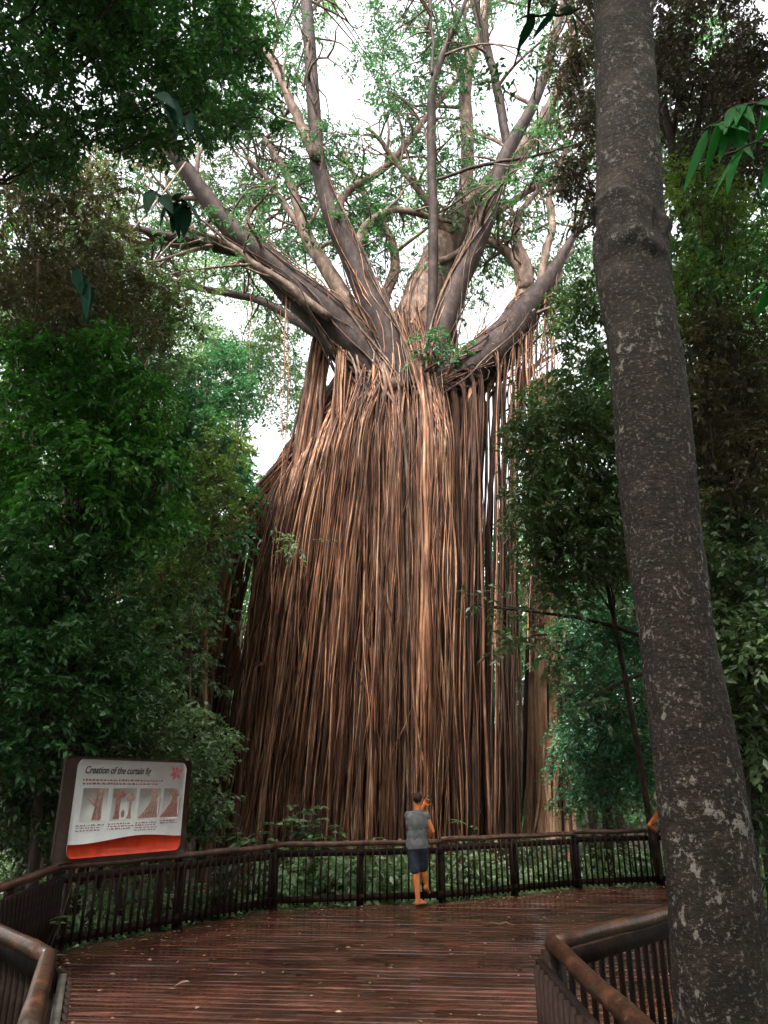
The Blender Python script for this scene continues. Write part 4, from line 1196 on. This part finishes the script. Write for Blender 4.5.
# thin bare trunks and slanting stems
def stem(name, label, pts, D, mat, grp):
    P3, rad = limb_path(pts, D, D, 18)
    P3[0, 2] = min(P3[0, 2], GZ)
    root = thing(name, label, 'tree', P3[0], grp)
    m = MB(); m.tube(P3, rad, 9, 0.06); m.build('trunk', M[mat], root, True)
    m = MB(); t = P3[-1]
    cen = t + RNG.normal(0, 0.5, (5, 3)); clumps(cen, 0.5, 10, 8, 0.1, m); m.build('crown', M['leaf_deep'], root)


TS = 'thin understorey stems'
stem('understorey_sapling', 'thin orange-brown stem standing above the right half of the sign', [(128, 850, 5), (127, 760, 4.5), (122, 690, 4), (132, 640, 3.5), (150, 620, 3)], 15.5, 'pillar', TS)
stem('understorey_sapling', 'dark upright stem directly behind the sign', [(83, 850, 10), (86, 740, 9), (90, 650, 8), (88, 560, 6)], 15, 'bark_brown', TS)
stem('understorey_sapling', 'thin dark stem just right of the fluted trunk', [(592, 830, 6), (588, 740, 5), (582, 660, 5), (578, 560, 4)], 21, 'bark_brown', TS)
stem('understorey_sapling', 'thin dark stem between the root curtain and the fluted trunk', [(518, 830, 8), (510, 740, 7), (505, 660, 6), (500, 560, 5)], 22.6, 'bark_brown', TS)
stem('understorey_sapling', 'curved dark stem with forks at the right edge above the middle', [(748, 620, 8), (740, 480, 7), (728, 400, 6), (722, 350, 5), (705, 290, 4)], 8.6, 'bark_brown', TS)
stem('understorey_sapling', 'thin pale stem near the left edge of the upper wood', [(70, 800, 8), (66, 400, 8), (62, 260, 7), (58, 200, 5)], 15.5, 'bark_pale', TS)
stem('understorey_sapling', 'pale reddish stem standing left of the root curtain', [(212, 850, 7), (208, 720, 6), (206, 600, 6), (203, 500, 5)], 18.5, 'pillar', TS)
for k, (px, y0, D, lab) in enumerate(((38, 420, 12, 'thin vine hanging in the dark leaves near the left edge'), (148, 520, 14.5, 'thin vine hanging left of the fig above the sign'), (176, 560, 15.5, 'thin vine hanging between the sign and the left roots'), (640, 520, 19.5, 'thin vine hanging just left of the lichened trunk'), (706, 600, 9, 'thin vine hanging at the right side behind the lichened trunk'))):
    a = W(px, y0 - 160, D); b = np.array([a[0] + RNG.normal(0, .3), D, GZ]); root = thing('hanging_vine', lab, 'vine', b, 'hanging vines')
    pp = curve_pts(a, b, 24, 0, 0.02); pp[:, 0] += fine(24, .02); m = MB(); m.tube(pp, 0.012 + 0.001 * D, 6, .1); m.build('stem', M['pillar' if k < 3 else 'bark_brown'], root, True)
    m = MB(); clumps(pp[2:20:2], 0.18, 4, 5, 0.09, m); m.build('leaves', M['leaf_blue'], root)
# striped buttress of hanging roots low on the left
bt = thing('root_clump', 'slanting bundle of striped roots low on the left above the sign', 'tree', WX(70, 16.5, GZ))
for k in range(16):
    a = W(86 + k * 0.2 + RNG.normal(0, 2.5), 692 + RNG.normal(0, 8), 16.3); b = W(48 + RNG.normal(0, 9), 790, 16.2)
    m = MB(); m.tube(curve_pts(a, b, 8, 0, 0.04), np.linspace(.05, .07, 8), 8, .06); m.build('root', M['fig_root'], bt, True)

# ------------------------------------------------------------------ near branches with large leaves
def big_leaf(mb, p, d, n, l, w):
    d = unit(np.asarray(d, float)); s = unit(np.cross(n, d)); n = np.cross(d, s)
    K = 8; rows = []
    for i in range(K + 1):
        t = i / K; ww = w * math.sin(PI * min(1, t ** 0.75)) ** 0.8 * (1 - 0.25 * t) + 0.0005
        c = p + d * l * t - np.array([0, 0, 1]) * l * 0.25 * t * t
        rows += [c - s * ww + n * ww * .35, c, c + s * ww + n * ww * .35]
    i = np.arange(K)[:, None] * 3; j = np.arange(2)[None]
    mb.add(rows, np.stack([i + j, i + j + 1, i + 4 + j, i + 3 + j], -1).reshape(-1, 4))


def near_branch(label, pts, D, leaves, mat, l, w, grp='near overhanging sprigs', ang=None, pair=True):
    P3, rad = limb_path([(a, b, 2.5) for a, b in pts], D, D, 20)
    root = thing('leafy_branch', label, 'branch', P3[0], grp)
    m = MB(); m.tube(P3, rad, 6, 0.03); m.build('stem', M['bark_brown'], root, True)
    f = MB()
    for k in range(leaves):
        i = int((k + 0.5) / leaves * 19); p = P3[i]; tdir = unit(P3[min(19, i + 1)] - P3[max(0, i - 1)])
        for sg in ((1, -1) if pair else (1,)):
            d = tdir * RNG.uniform(-.1, .8) + np.array([0, sg * 0.5, -0.8]) + RNG.normal(0, 0.28, 3)
            big_leaf(f, p, d, unit(np.array([0.5 * sg, -0.6, 0.7]) + RNG.normal(0, .2, 3)), l * RNG.uniform(.8, 1.15), w)
    f.build('leaves', mat if not isinstance(mat, str) else M[mat], root, True)


near_branch('spray of long bright green leaves reaching in at the upper right edge', [(850, 50), (815, 75), (785, 90), (755, 102), (730, 110), (708, 120)], 3.6, 22, 'leaf_big', 0.34, 0.042)
near_branch('bright green leaves at the right edge level with the trunk collar', [(840, 140), (800, 150), (765, 152), (735, 165)], 3.6, 5, 'leaf_big', 0.34, 0.055)
near_branch('small bright green leaf pair at the right edge below the collar', [(830, 250), (800, 262), (775, 268), (762, 272)], 3.6, 4, 'leaf_big', 0.24, 0.045)
near_branch('dark leaf cluster hanging against the pale limb at the upper left', [(150, 90), (170, 105), (182, 112), (192, 116)], 6.5, 4, 'leaf_big_dark', 0.42, 0.09)
near_branch('dark drooping leaves against the sky below the big left limb', [(150, 190), (165, 196), (180, 200), (195, 204)], 6.5, 6, 'leaf_big_dark', 0.36, 0.08)
near_branch('dark leaf sprig lower left of the big limb', [(70, 265), (80, 275), (92, 283), (98, 288)], 6.5, 3, 'leaf_big_dark', 0.36, 0.08)
near_branch('dark leaf sprig against the white sky left of the lichened trunk', [(580, 8), (565, 14), (552, 16), (540, 19)], 6.5, 3, 'leaf_big_dark', 0.36, 0.07)

# ------------------------------------------------------------------ shrubs behind the railing
def shrub(label, px, D, h, mat, n=40, l=0.2, w=0.05, grp='broad-leaved shrubs behind the railing', spread=0.35):
    g = WX(px, D, GZ); root = thing('leafy_shrub', label, 'shrub', (g[0], g[1], GZ), grp)
    f = MB(); s = MB()
    base = np.array([g[0], g[1], GZ - 0.05])
    for k in range(max(4, n // 4)):
        top = base + np.array([RNG.normal(0, spread), RNG.normal(0, spread), h * RNG.uniform(.6, 1.0)])
        pp = curve_pts(base, top, 6, 0, .04); s.tube(pp, np.linspace(.014, .005, 6), 5)
        for q in range(7):
            t = 0.3 + 0.7 * q / 6; p = base + (top - base) * t; p = pp[min(5, int(t * 5))]
            for _ in range(2 if q < 6 else 4):
                a = RNG.uniform(0, 2 * PI); d = np.array([math.cos(a), math.sin(a), RNG.uniform(-.2, .5)])
                big_leaf(f, p, d, unit(np.array([0, 0, 1.]) + RNG.normal(0, .3, 3)), l * RNG.uniform(.6, 1.1), w)
    s.build('stems', M['bark_brown'], root); f.build('foliage', M[mat], root, True)


SH = [(300, 15.6, 2.75, 'leaf_shrub', 90, 'largest light green shrub in front of the curtain, left of centre'),
      (322, 15.4, 2.5, 'leaf_shrub', 64, 'light green shrub touching the right side of the largest shrub'),
      (268, 16.2, 2.5, 'leaf_shrub', 50, 'small broad-leaved shrub left of the largest shrub'),
      (212, 13.6, 2.35, 'leaf_shrub', 70, 'bright green shrub just right of the sign'),
      (236, 14.2, 2.2, 'leaf_shrub', 50, 'shrub between the sign and the largest shrub'),
      (350, 15.5, 1.3, 'leaf_shrub', 24, 'low shrub seen through the balusters left of the man'),
      (385, 15.6, 1.35, 'leaf_shrub', 26, 'low shrub seen through the balusters at the left elbow of the man'),
      (455, 15.8, 1.4, 'leaf_shrub', 26, 'low shrub seen through the balusters right of the man'),
      (470, 17.5, 2.6, 'leaf_shrub', 20, 'sparse pale shrub rising above the railing right of the man'),
      (505, 16.8, 1.4, 'leaf_deep', 26, 'low dark shrub behind the railing right of centre'),
      (545, 18.5, 1.5, 'leaf_deep', 24, 'dark shrub at the foot of the fluted trunk'),
      (600, 20, 1.8, 'leaf_deep', 26, 'dark shrub beyond the farthest railing'),
      (640, 20, 1.8, 'leaf_blue', 26, 'blue-green shrub beyond the farthest railing beside the lichened trunk'),
      (150, 12.6, 1.2, 'leaf_dark', 24, 'dark shrub seen through the balusters under the sign'),
      (95, 11.4, 1.2, 'leaf_dark', 24, 'dark shrub behind the left corner post'),
      (190, 14.5, 1.2, 'leaf_deep', 24, 'low dark shrub behind the railing right of the sign'),
      (765, 7.2, 1.9, 'leaf_shrub', 30, 'light green shrub at the right edge beside the lichened trunk'),
      (775, 9.5, 2.6, 'leaf_bright', 34, 'taller green shrub behind the right edge shrub'),
      (752, 12, 1.8, 'leaf_yellow', 26, 'yellowish shrub farther back at the right edge'),
      (10, 9.6, 1.6, 'leaf_dark', 30, 'dark shrub beyond the far left railing')]
for px, D, h, mt, n, lab in SH:
    shrub(lab, px, D, h, mt, n, 0.2 if mt != 'leaf_dark' else 0.14, 0.05 if mt != 'leaf_dark' else 0.035)

# ground cover: uncountable small plants
g = []
for _ in range(1500):
    x = RNG.uniform(-12, 14); y = RNG.uniform(5, 28)
    P2 = np.array([x, y]); inside = len([1 for (a, b) in clip_line(DECK, np.array([x, y]), np.array([1.0, 0.0003])) if a < 0 < b]) > 0
    if inside: continue
    g.append((x, y, ground_z(x, y) + RNG.uniform(0.05, 0.55)))
for _ in range(300):
    k = int(RNG.choice([4, 5, 5, 5, 6, 6, 7])); a = np.array(DECK[k]); b = np.array(DECK[k + 1]); e = (b - a) / np.linalg.norm(b - a)
    q = a + (b - a) * RNG.uniform() + np.array([-e[1], e[0]]) * RNG.uniform(0.45, 3.0)
    g.append((q[0], q[1], RNG.uniform(-0.6, 0.62)))
fm = MB(); clumps(np.array(g), 0.34, 8, 6, 0.15, fm, wid=0.26)
o = fm.build('ground_cover', M['leaf_shrub']); o['kind'] = 'stuff'; o['label'] = 'low leafy ground cover on the forest floor'
# litter on ground
def litter(n, fn, l, name, label):
    pos = np.array([fn() for _ in range(n)]); m = MB()
    a = RNG.uniform(0, 2 * PI, n); d = np.stack([np.cos(a), np.sin(a), RNG.normal(0, .12, n)], 1); s = np.stack([-np.sin(a), np.cos(a), RNG.normal(0, .25, n)], 1)
    ln = l * RNG.uniform(.6, 1.3, n)[:, None]
    v = np.stack([pos - d * ln * .5, pos + s * ln * .2 + [0, 0, .006], pos + d * ln * .5, pos - s * ln * .2 + [0, 0, .004]], 1).reshape(-1, 3)
    v[:, 2] = np.maximum(v[:, 2], np.repeat(pos[:, 2], 4) - 0.001)
    q = np.arange(n)[:, None] * 4; m.add(v, np.concatenate([q + [0, 1, 2], q + [0, 2, 3]], 1).reshape(-1, 3))
    o = m.build(name, M['litter']); o['kind'] = 'stuff'; o['label'] = label


def gl():
    x = RNG.uniform(-12, 14); y = RNG.uniform(4, 28); return (x, y, ground_z(x, y) + .02)


litter(9000, gl, .09, 'leaf_litter', 'dead leaves on the forest floor')


def dl():
    while True:
        if RNG.uniform() < 0.55:
            k = RNG.choice([4, 5, 6, 3, 7]); t = RNG.uniform(); a = np.array(DECK[k]); b = np.array(DECK[k + 1]); p = a + (b - a) * t; e = (b - a) / np.linalg.norm(b - a); nr = np.array([e[1], -e[0]]); p = p + nr * abs(RNG.normal(0.15, .35))
        else: p = np.array([RNG.uniform(-4, 6), RNG.uniform(5, 16)])
        if len([1 for (a_, b_) in clip_line(DECK, p, np.array([1.0, 0.0003])) if a_ < 0 < b_]): return (p[0], p[1], .012)


litter(650, dl, .06, 'deck_leaf_litter', 'small dead leaves scattered over the wet boards')
# a curled dead twig and a few larger fallen leaves on the deck
def on_deck(px, py):
    r = math.atan((py - 512) / F) - PITCH; D = EYE / math.tan(r); return WX(px, D, 0.014)


p0 = on_deck(500, 926)
m = MB(); m.tube([p0 + np.array(k) for k in ((-.22, .03, .0), (-.12, -.02, .03), (0, 0, .01), (.09, .02, .03), (.14, -.03, .01), (.2, 0, .0))], [.008, .011, .012, .011, .009, .005], 6)
tag(m.build('fallen_twig', M['litter']), 'pale curled twig lying on the deck right of the man', 'twig')
for px, py, l, lab in ((482, 963, .16, 'dark curled dead leaf on the boards at the right of the deck middle'), (190, 986, .15, 'pale fallen leaf on the wet boards at the lower left'), (148, 943, .13, 'light fallen leaf on the deck near the railing under the sign'), (228, 939, .11, 'fallen leaf on the deck below the second railing post'), (392, 972, .10, 'small pale fallen leaf in the middle of the deck')):
    p = on_deck(px, py); m = MB(); a = RNG.uniform(0, 6)
    big_leaf(m, p + [0, 0, .02], (math.cos(a), math.sin(a), .12), np.array([0, 0, 1.]), l, l * .24)
    tag(m.build('fallen_leaf', M['litter' if px != 482 else 'bark_brown']), lab, 'leaf', 'single fallen leaves on the deck')
# log lying at the right edge
lg = MB(); lg.tube(curve_pts((3.2, 6.6, GZ + .12), (5.2, 8.2, GZ + .35), 10, 0, .02), np.linspace(.13, .09, 10), 12, .05)
tag(lg.build('fallen_log', M['bark_pale'], None, True), 'pale fallen log on the ground at the right edge behind the lichened trunk', 'log')

# ------------------------------------------------------------------ people
def capsule(bm, a, b, ra, rb, seg=14):
    a = Vector(a); b = Vector(b); d = b - a; L = d.length
    q = d.to_track_quat('Z', 'Y').to_matrix().to_4x4() if L > 1e-6 else Matrix.Identity(4)
    rings = []
    prof = [(-ra * math.cos(t), ra * math.sin(t)) for t in np.linspace(0.0, PI / 2, 5)] + [(L + rb * math.sin(t), rb * math.cos(t)) for t in np.linspace(0, PI / 2, 5)]
    vs = []
    for (z, r) in prof:
        vs.append([bm.verts.new(Matrix.Translation(a) @ q @ Vector((max(r, 1e-4) * math.cos(2 * PI * k / seg), max(r, 1e-4) * math.sin(2 * PI * k / seg), z))) for k in range(seg)])
    for i in range(len(vs) - 1):
        for k in range(seg): bm.faces.new((vs[i][k], vs[i][(k + 1) % seg], vs[i + 1][(k + 1) % seg], vs[i + 1][k]))
    bm.faces.new(vs[0][::-1]); bm.faces.new(vs[-1])


def ell(bm, c, r, rot=None):
    mt = Matrix.Translation(Vector(c)) @ (rot if rot is not None else Matrix.Identity(4)) @ Matrix.Diagonal((r[0], r[1], r[2], 1))
    bmesh.ops.create_uvsphere(bm, u_segments=18, v_segments=12, radius=1, matrix=mt)


def fuse(name, bm, mat, parent, voxel=0.008, smooth=4, cut=()):
    """one continuous surface out of overlapping volumes"""
    me = bpy.data.meshes.new(name); bm.to_mesh(me); bm.free()
    o = bpy.data.objects.new(name, me); C.objects.link(o)
    r = o.modifiers.new('r', 'REMESH'); r.mode = 'VOXEL'; r.voxel_size = voxel
    s = o.modifiers.new('s', 'SMOOTH'); s.iterations = smooth; s.factor = 0.5
    dg = bpy.context.evaluated_depsgraph_get()
    m2 = bpy.data.meshes.new_from_object(o.evaluated_get(dg))
    bpy.data.objects.remove(o)
    if cut:
        b = bmesh.new(); b.from_mesh(m2)
        for (co, no) in cut: bmesh.ops.bisect_plane(b, geom=b.verts[:] + b.edges[:] + b.faces[:], plane_co=co, plane_no=no, clear_outer=True)
        b.to_mesh(m2); b.free()
    m2.materials.clear(); m2.materials.append(mat)
    m2.polygons.foreach_set('use_smooth', np.ones(len(m2.polygons), bool))
    o = bpy.data.objects.new(name, m2); C.objects.link(o); o.parent = parent
    return o


def hand(bm, wrist, fwd, palm_n, curl=0.5, sc=1.0, side=1):
    """palm plus four unequal bent fingers and a thumb leaving the side"""
    wrist = Vector(wrist); f = Vector(fwd).normalized(); n = Vector(palm_n).normalized(); s = f.cross(n).normalized() * side
    n = s.cross(f).normalized() * side
    pc = wrist + f * 0.05 * sc
    capsule(bm, wrist, wrist + f * 0.03, 0.026 * sc, 0.030 * sc)
    for k in range(4):
        off = s * (k - 1.5) * 0.021 * sc
        capsule(bm, wrist + f * 0.02 + off * .7, wrist + f * 0.085 * sc + off, 0.014 * sc, 0.0125 * sc, 8)
    for k, L in enumerate((0.072, 0.082, 0.076, 0.06)):
        p = wrist + f * 0.09 * sc + s * (k - 1.5) * 0.023 * sc
        d = f.copy()
        for j, q in enumerate((0.45, 0.32, 0.23)):
            d = (Matrix.Rotation(curl * (0.6 + 0.3 * j), 3, s * side) @ d).normalized()
            e = p + d * L * q * sc
            capsule(bm, p, e, 0.0095 * sc - j * .0008, 0.009 * sc - j * .0008, 8); p = e
    p = wrist + f * 0.03 * sc - s * 0.028 * sc
    d = (f * 0.6 - s * 0.8 + n * 0.2).normalized()
    for j, q in enumerate((0.04, 0.033, 0.026)):
        e = p + d * q * sc; capsule(bm, p, e, 0.013 * sc - j * .0015, 0.0115 * sc - j * .0015, 8); p = e
        d = (d + f * 0.35).normalized()


def foot(bm, ankle, fwd, pitch=0.0, sc=1.0):
    a = Vector(ankle); f = Vector((fwd[0], fwd[1], 0)).normalized(); s = Vector((f.y, -f.x, 0)); up = Vector((0, 0, 1))
    f2 = (f * math.cos(pitch) - up * math.sin(pitch)).normalized(); dn = (up * -math.cos(pitch) - f * math.sin(pitch)).normalized()
    heel = a + dn * 0.055 - f2 * 0.035
    capsule(bm, a, heel, 0.040, 0.034); capsule(bm, a + dn * 0.01, a + f2 * 0.11 + dn * 0.045, 0.038, 0.026)
    for k in range(3): capsule(bm, heel + s * (k - 1) * 0.01, a + f2 * 0.13 + dn * 0.06 + s * (k - 1) * 0.025, 0.024, 0.020, 8)
    for k in range(5):
        capsule(bm, a + f2 * 0.13 + dn * 0.062 + s * (k - 2) * 0.018, a + f2 * (0.185 - abs(k - 1) * .011) + dn * 0.068 + s * (k - 2) * 0.019, 0.0125, 0.010, 8)
    return heel, f2, dn, s


def person(label, loc, rotz, J, shirt, shorts, skin, sandals=True, phone=False, group=None):
    root = thing('person', label, 'person', loc, group); root.rotation_euler = (0, 0, rotz)
    bm = bmesh.new()
    # torso
    hipc = Vector(J['hip']); ch = Vector(J['chest']); nk = Vector(J['neck'])
    sR, sL = Vector(J['shR']), Vector(J['shL'])
    ell(bm, hipc, (0.165, 0.115, 0.14)); ell(bm, hipc.lerp(ch, 0.45), (0.145, 0.10, 0.16)); ell(bm, ch, (0.175, 0.115, 0.2)); ell(bm, ch + Vector((0, 0.0, 0.1)), (0.18, 0.10, 0.11))
    capsule(bm, sL, sR, 0.062, 0.062)
    hd = Vector(J['head']); capsule(bm, nk - Vector((0, 0, .05)), hd - Vector((0, -0.0, 0.06)), 0.062, 0.055)
    tilt = Matrix.Rotation(J.get('tilt', 0.3), 4, 'X') @ Matrix.Rotation(J.get('turn', 0.0), 4, 'Z')
    T = lambda v: hd + (tilt.to_3x3() @ Vector(v))
    ell(bm, T((0, -0.012, 0.02)), (0.076, 0.094, 0.092), tilt); ell(bm, T((0, 0.035, -0.04)), (0.058, 0.060, 0.075), tilt)
    capsule(bm, T((0, 0.088, 0.005)), T((0, 0.112, -0.028)), 0.010, 0.015, 8)           # nose
    capsule(bm, T((-0.035, 0.083, 0.028)), T((0.035, 0.083, 0.028)), 0.013, 0.013, 8)   # brow
    capsule(bm, T((-0.018, 0.09, -0.062)), T((0.018, 0.09, -0.062)), 0.009, 0.009, 8)   # lips
    ell(bm, T((0, 0.075, -0.098)), (0.026, 0.022, 0.02), tilt)                          # chin
    for s in (-1, 1):
        ell(bm, T((s * 0.080, 0.0, -0.01)), (0.011, 0.020, 0.034), tilt)
    for s, sh in (('R', sR), ('L', sL)):
        e, w = Vector(J['el' + s]), Vector(J['wr' + s])
        capsule(bm, sh, sh.lerp(e, 0.5), 0.058, 0.050); capsule(bm, sh.lerp(e, 0.5), e, 0.050, 0.039)
        capsule(bm, e, e.lerp(w, 0.4), 0.041, 0.042); capsule(bm, e.lerp(w, 0.4), w, 0.042, 0.027)
        hand(bm, w, J['hd' + s], J['pn' + s], J.get('curl' + s, 0.5), 1.0, 1 if s == 'R' else -1)
        h, k, a = Vector(J['hp' + s]), Vector(J['kn' + s]), Vector(J['an' + s])
        capsule(bm, h, k, 0.092, 0.056); capsule(bm, k, k.lerp(a, 0.35), 0.056, 0.062); capsule(bm, k.lerp(a, 0.35), a, 0.060, 0.037)
        hl, f2, dn, sd = foot(bm, a, J['ft' + s], J.get('fp' + s, 0.0))
        J['_f' + s] = (hl, f2, dn, sd, a)
    body = fuse('body', bm, skin, root, 0.0065, 3)
    bh = bmesh.new(); ell(bh, T((0, -0.022, 0.028)), (0.081, 0.094, 0.094), tilt)
    no = tilt.to_3x3() @ Vector((0, 0.75, -0.66))
    fuse('hair', bh, M['hair'], body, 0.008, 1, [(T((0, 0.035, 0.02)), no)])
    be = bmesh.new()
    for s in (-1, 1): ell(be, T((s * 0.031, 0.083, 0.008)), (0.012, 0.009, 0.008), tilt)
    fuse('eyes', be, M['eye'], body, 0.004, 1)
    # shirt: sleeveless-cut tee hanging loose to below the hips
    bs = bmesh.new()
    ell(bs, ch, (0.195, 0.135, 0.22)); ell(bs, ch + Vector((0, 0, .09)), (0.195, 0.12, 0.13)); ell(bs, hipc.lerp(ch, 0.45), (0.18, 0.13, 0.2)); ell(bs, hipc, (0.195, 0.145, 0.22))
    capsule(bs, sL, sR, 0.062, 0.062); capsule(bs, nk - Vector((0, 0, .06)), sL, 0.065, 0.06); capsule(bs, nk - Vector((0, 0, .06)), sR, 0.065, 0.06); capsule(bs, nk - Vector((0, 0, .09)), nk - Vector((0, 0, .03)), 0.10, 0.07)
    for s, sh in (('R', sR), ('L', sL)):
        e = Vector(J['el' + s]); capsule(bs, sh, sh.lerp(e, J.get('slv', 0.14)), 0.066, 0.062)
    # folds
    for k in range(9):
        x = RNG.uniform(-.13, .13); y = -0.12 * math.sqrt(max(0, 1 - (x / .19) ** 2)) - .008
        capsule(bs, hipc + Vector((x, y, RNG.uniform(-.08, .1))), hipc.lerp(ch, .8) + Vector((x * .6 + RNG.normal(0, .04), y * .95, RNG.uniform(-.1, .05))), .016, .008, 8)
    fuse('shirt', bs, shirt, body, 0.009, 2, [((hipc.x, hipc.y, hipc.z - 0.06), (0.06, 0, -1)), ((nk.x, nk.y, nk.z - 0.005), (0, 0.25, 1))])
    bt = bmesh.new(); ell(bt, hipc, (0.183, 0.135, 0.15)); cuts = []
    for s in 'RL':
        h, k = Vector(J['hp' + s]), Vector(J['kn' + s]); capsule(bt, h, h.lerp(k, 0.82), 0.108, 0.094)
    fuse('shorts', bt, shorts, body, 0.009, 2)
    if sandals:
        for s in 'RL':
            hl, f2, dn, sd, a = J['_f' + s]
            b = bmesh.new(); c = a + f2 * 0.065 + dn * 0.094
            pts = []
            for t in np.linspace(0, 2 * PI, 20, endpoint=False):
                u = math.cos(t) * 0.132; w = math.sin(t) * (0.046 if math.cos(t) > 0 else 0.036); pts.append(c + f2 * u + sd * w)
            up = [b.verts.new(p) for p in pts]; lo = [b.verts.new(p + dn * 0.016) for p in pts]
            b.faces.new(up); b.faces.new(lo[::-1])
            for i in range(20): b.faces.new((up[i], lo[i], lo[(i + 1) % 20], up[(i + 1) % 20]))
            toe = c + f2 * 0.09 - dn * 0.02
            for q in (-1, 1): capsule(b, toe, a + f2 * 0.02 + dn * 0.07 + sd * q * 0.045, 0.005, 0.006, 6)
            bmesh.ops.recalc_face_normals(b, faces=b.faces)
            me = bpy.data.meshes.new('flip_flop'); b.to_mesh(me); b.free(); me.materials.append(M['rubber'])
            o = bpy.data.objects.new('flip_flop', me); C.objects.link(o); o.parent = body
    return root


J1 = dict(hip=(0.0, 0, 0.93), chest=(0.0, 0.0, 1.25), neck=(0.01, 0.0, 1.47), head=(0.03, 0.005, 1.645), tilt=0.22, turn=-0.5,
          shR=(0.155, 0.0, 1.375), shL=(-0.15, 0.01, 1.385), elR=(0.265, 0.03, 1.13), wrR=(0.17, 0.26, 1.02), hdR=(-0.15, 0.8, -.35), pnR=(0, -.3, -1), curlR=0.35,
          elL=(-0.05, 0.26, 1.30), wrL=(0.13, 0.25, 1.53), hdL=(0.45, 0.1, 0.7), pnL=(0.6, -.6, 0.3), curlL=0.7,
          hpR=(0.085, 0, 0.90), hpL=(-0.085, 0, 0.90), knL=(-0.03, 0.03, 0.49), anL=(0.0, -0.02, 0.11), ftL=(0.75, 0.65), knR=(0.10, 0.16, 0.52), anR=(0.15, 0.22, 0.29), ftR=(0.35, 1), fpR=0.45)
p1 = WX(418, 13.62, 0.0)
person('man in grey shirt and dark shorts at the railing, photographing the fig', (p1[0], p1[1], 0.014), 0, J1, M['shirt'], M['shorts'], M['skin'])
# the phone he holds
ph = MB(); q = np.array([p1[0] + 0.215, p1[1] + 0.27, 1.665])
ph.box(q, (0.075, 0.006, 0.037), np.array([[0.86, 0.2, 0.46], [-0.2, 0.98, 0], [-0.45, -0.1, 0.88]]))
tag(ph.build('phone', M['phone']), 'dark phone held up beside the head of the man in grey', 'phone')
J2 = dict(hip=(0.0, 0, 0.93), chest=(0.0, 0.05, 1.24), neck=(0.0, 0.06, 1.46), head=(0.0, 0.08, 1.63), tilt=0.2,
          shR=(0.165, 0.05, 1.40), shL=(-0.165, 0.05, 1.40), elR=(0.25, 0.12, 1.13), wrR=(0.18, 0.33, 1.09), hdR=(0, 1, -.1), pnR=(0, 0, -1), curlR=0.3,
          elL=(-0.42, 0.06, 1.12), wrL=(-0.24, 0.22, 1.0), hdL=(0, 1, -.1), pnL=(0, 0, -1), curlL=0.3,
          hpR=(0.085, 0, 0.90), hpL=(-0.085, 0, 0.90), knL=(-0.09, 0.03, 0.49), anL=(-0.1, -0.02, 0.11), ftL=(-0.1, 1), knR=(0.10, 0.03, 0.49), anR=(0.1, -.02, 0.11), ftR=(0.1, 1), slv=0.1)
p2 = WX(679, 16.2, 0.0)
person('second visitor standing behind the lichened trunk, only a bare orange elbow in view', (p2[0], p2[1], 0.014), 0, J2, M['shirt2'], M['shorts'], M['skin2'])

# ------------------------------------------------------------------ light, sky, camera
sc = bpy.context.scene
w = bpy.data.worlds.new('World'); sc.world = w; w.use_nodes = True
nt = w.node_tree; nt.nodes.clear()
out = nt.nodes.new('ShaderNodeOutputWorld'); bg = nt.nodes.new('ShaderNodeBackground')
sky = nt.nodes.new('ShaderNodeTexSky'); sky.sky_type = 'NISHITA'; sky.sun_disc = False
SUN_EL, SUN_AZ = math.radians(58), math.radians(205)
sky.sun_elevation = SUN_EL; sky.sun_rotation = SUN_AZ; sky.air_density = 1.0; sky.dust_density = 4.0; sky.ozone_density = 1.0
hs = nt.nodes.new('ShaderNodeHueSaturation'); hs.inputs['Saturation'].default_value = 0.12; hs.inputs['Value'].default_value = 1.0
nt.links.new(sky.outputs[0], hs.inputs['Color']); nt.links.new(hs.outputs[0], bg.inputs['Color'])
bg.inputs['Strength'].default_value = 0.15
nt.links.new(bg.outputs[0], out.inputs[0])
sl = bpy.data.lights.new('sun', 'SUN'); sl.energy = 1.5; sl.angle = math.radians(10); sl.color = (1.0, 0.94, 0.86)
so = bpy.data.objects.new('sun', sl); C.objects.link(so)
dirv = Vector((math.sin(SUN_AZ) * math.cos(SUN_EL), math.cos(SUN_AZ) * math.cos(SUN_EL), math.sin(SUN_EL)))
so.rotation_euler = dirv.to_track_quat('Z', 'Y').to_euler()

cam = bpy.data.cameras.new('camera'); co = bpy.data.objects.new('camera', cam); C.objects.link(co)
cam.sensor_fit = 'AUTO'; cam.sensor_width = 36; cam.lens = F / 1024 * 36; cam.clip_end = 3000; cam.clip_start = 0.05
co.location = (0, 0, EYE); co.rotation_euler = (PI / 2 + PITCH, 0, 0); sc.camera = co
sc.view_settings.view_transform = 'Standard'; sc.view_settings.look = 'None'; sc.view_settings.gamma = 1
sc.view_settings.exposure = 2.5
cy = sc.cycles; cy.max_bounces = 6; cy.diffuse_bounces = 3; cy.glossy_bounces = 3; cy.transmission_bounces = 3
cy.use_adaptive_sampling = True; cy.adaptive_threshold = 0.02; cy.use_denoising = True
cy.sample_clamp_indirect = 6
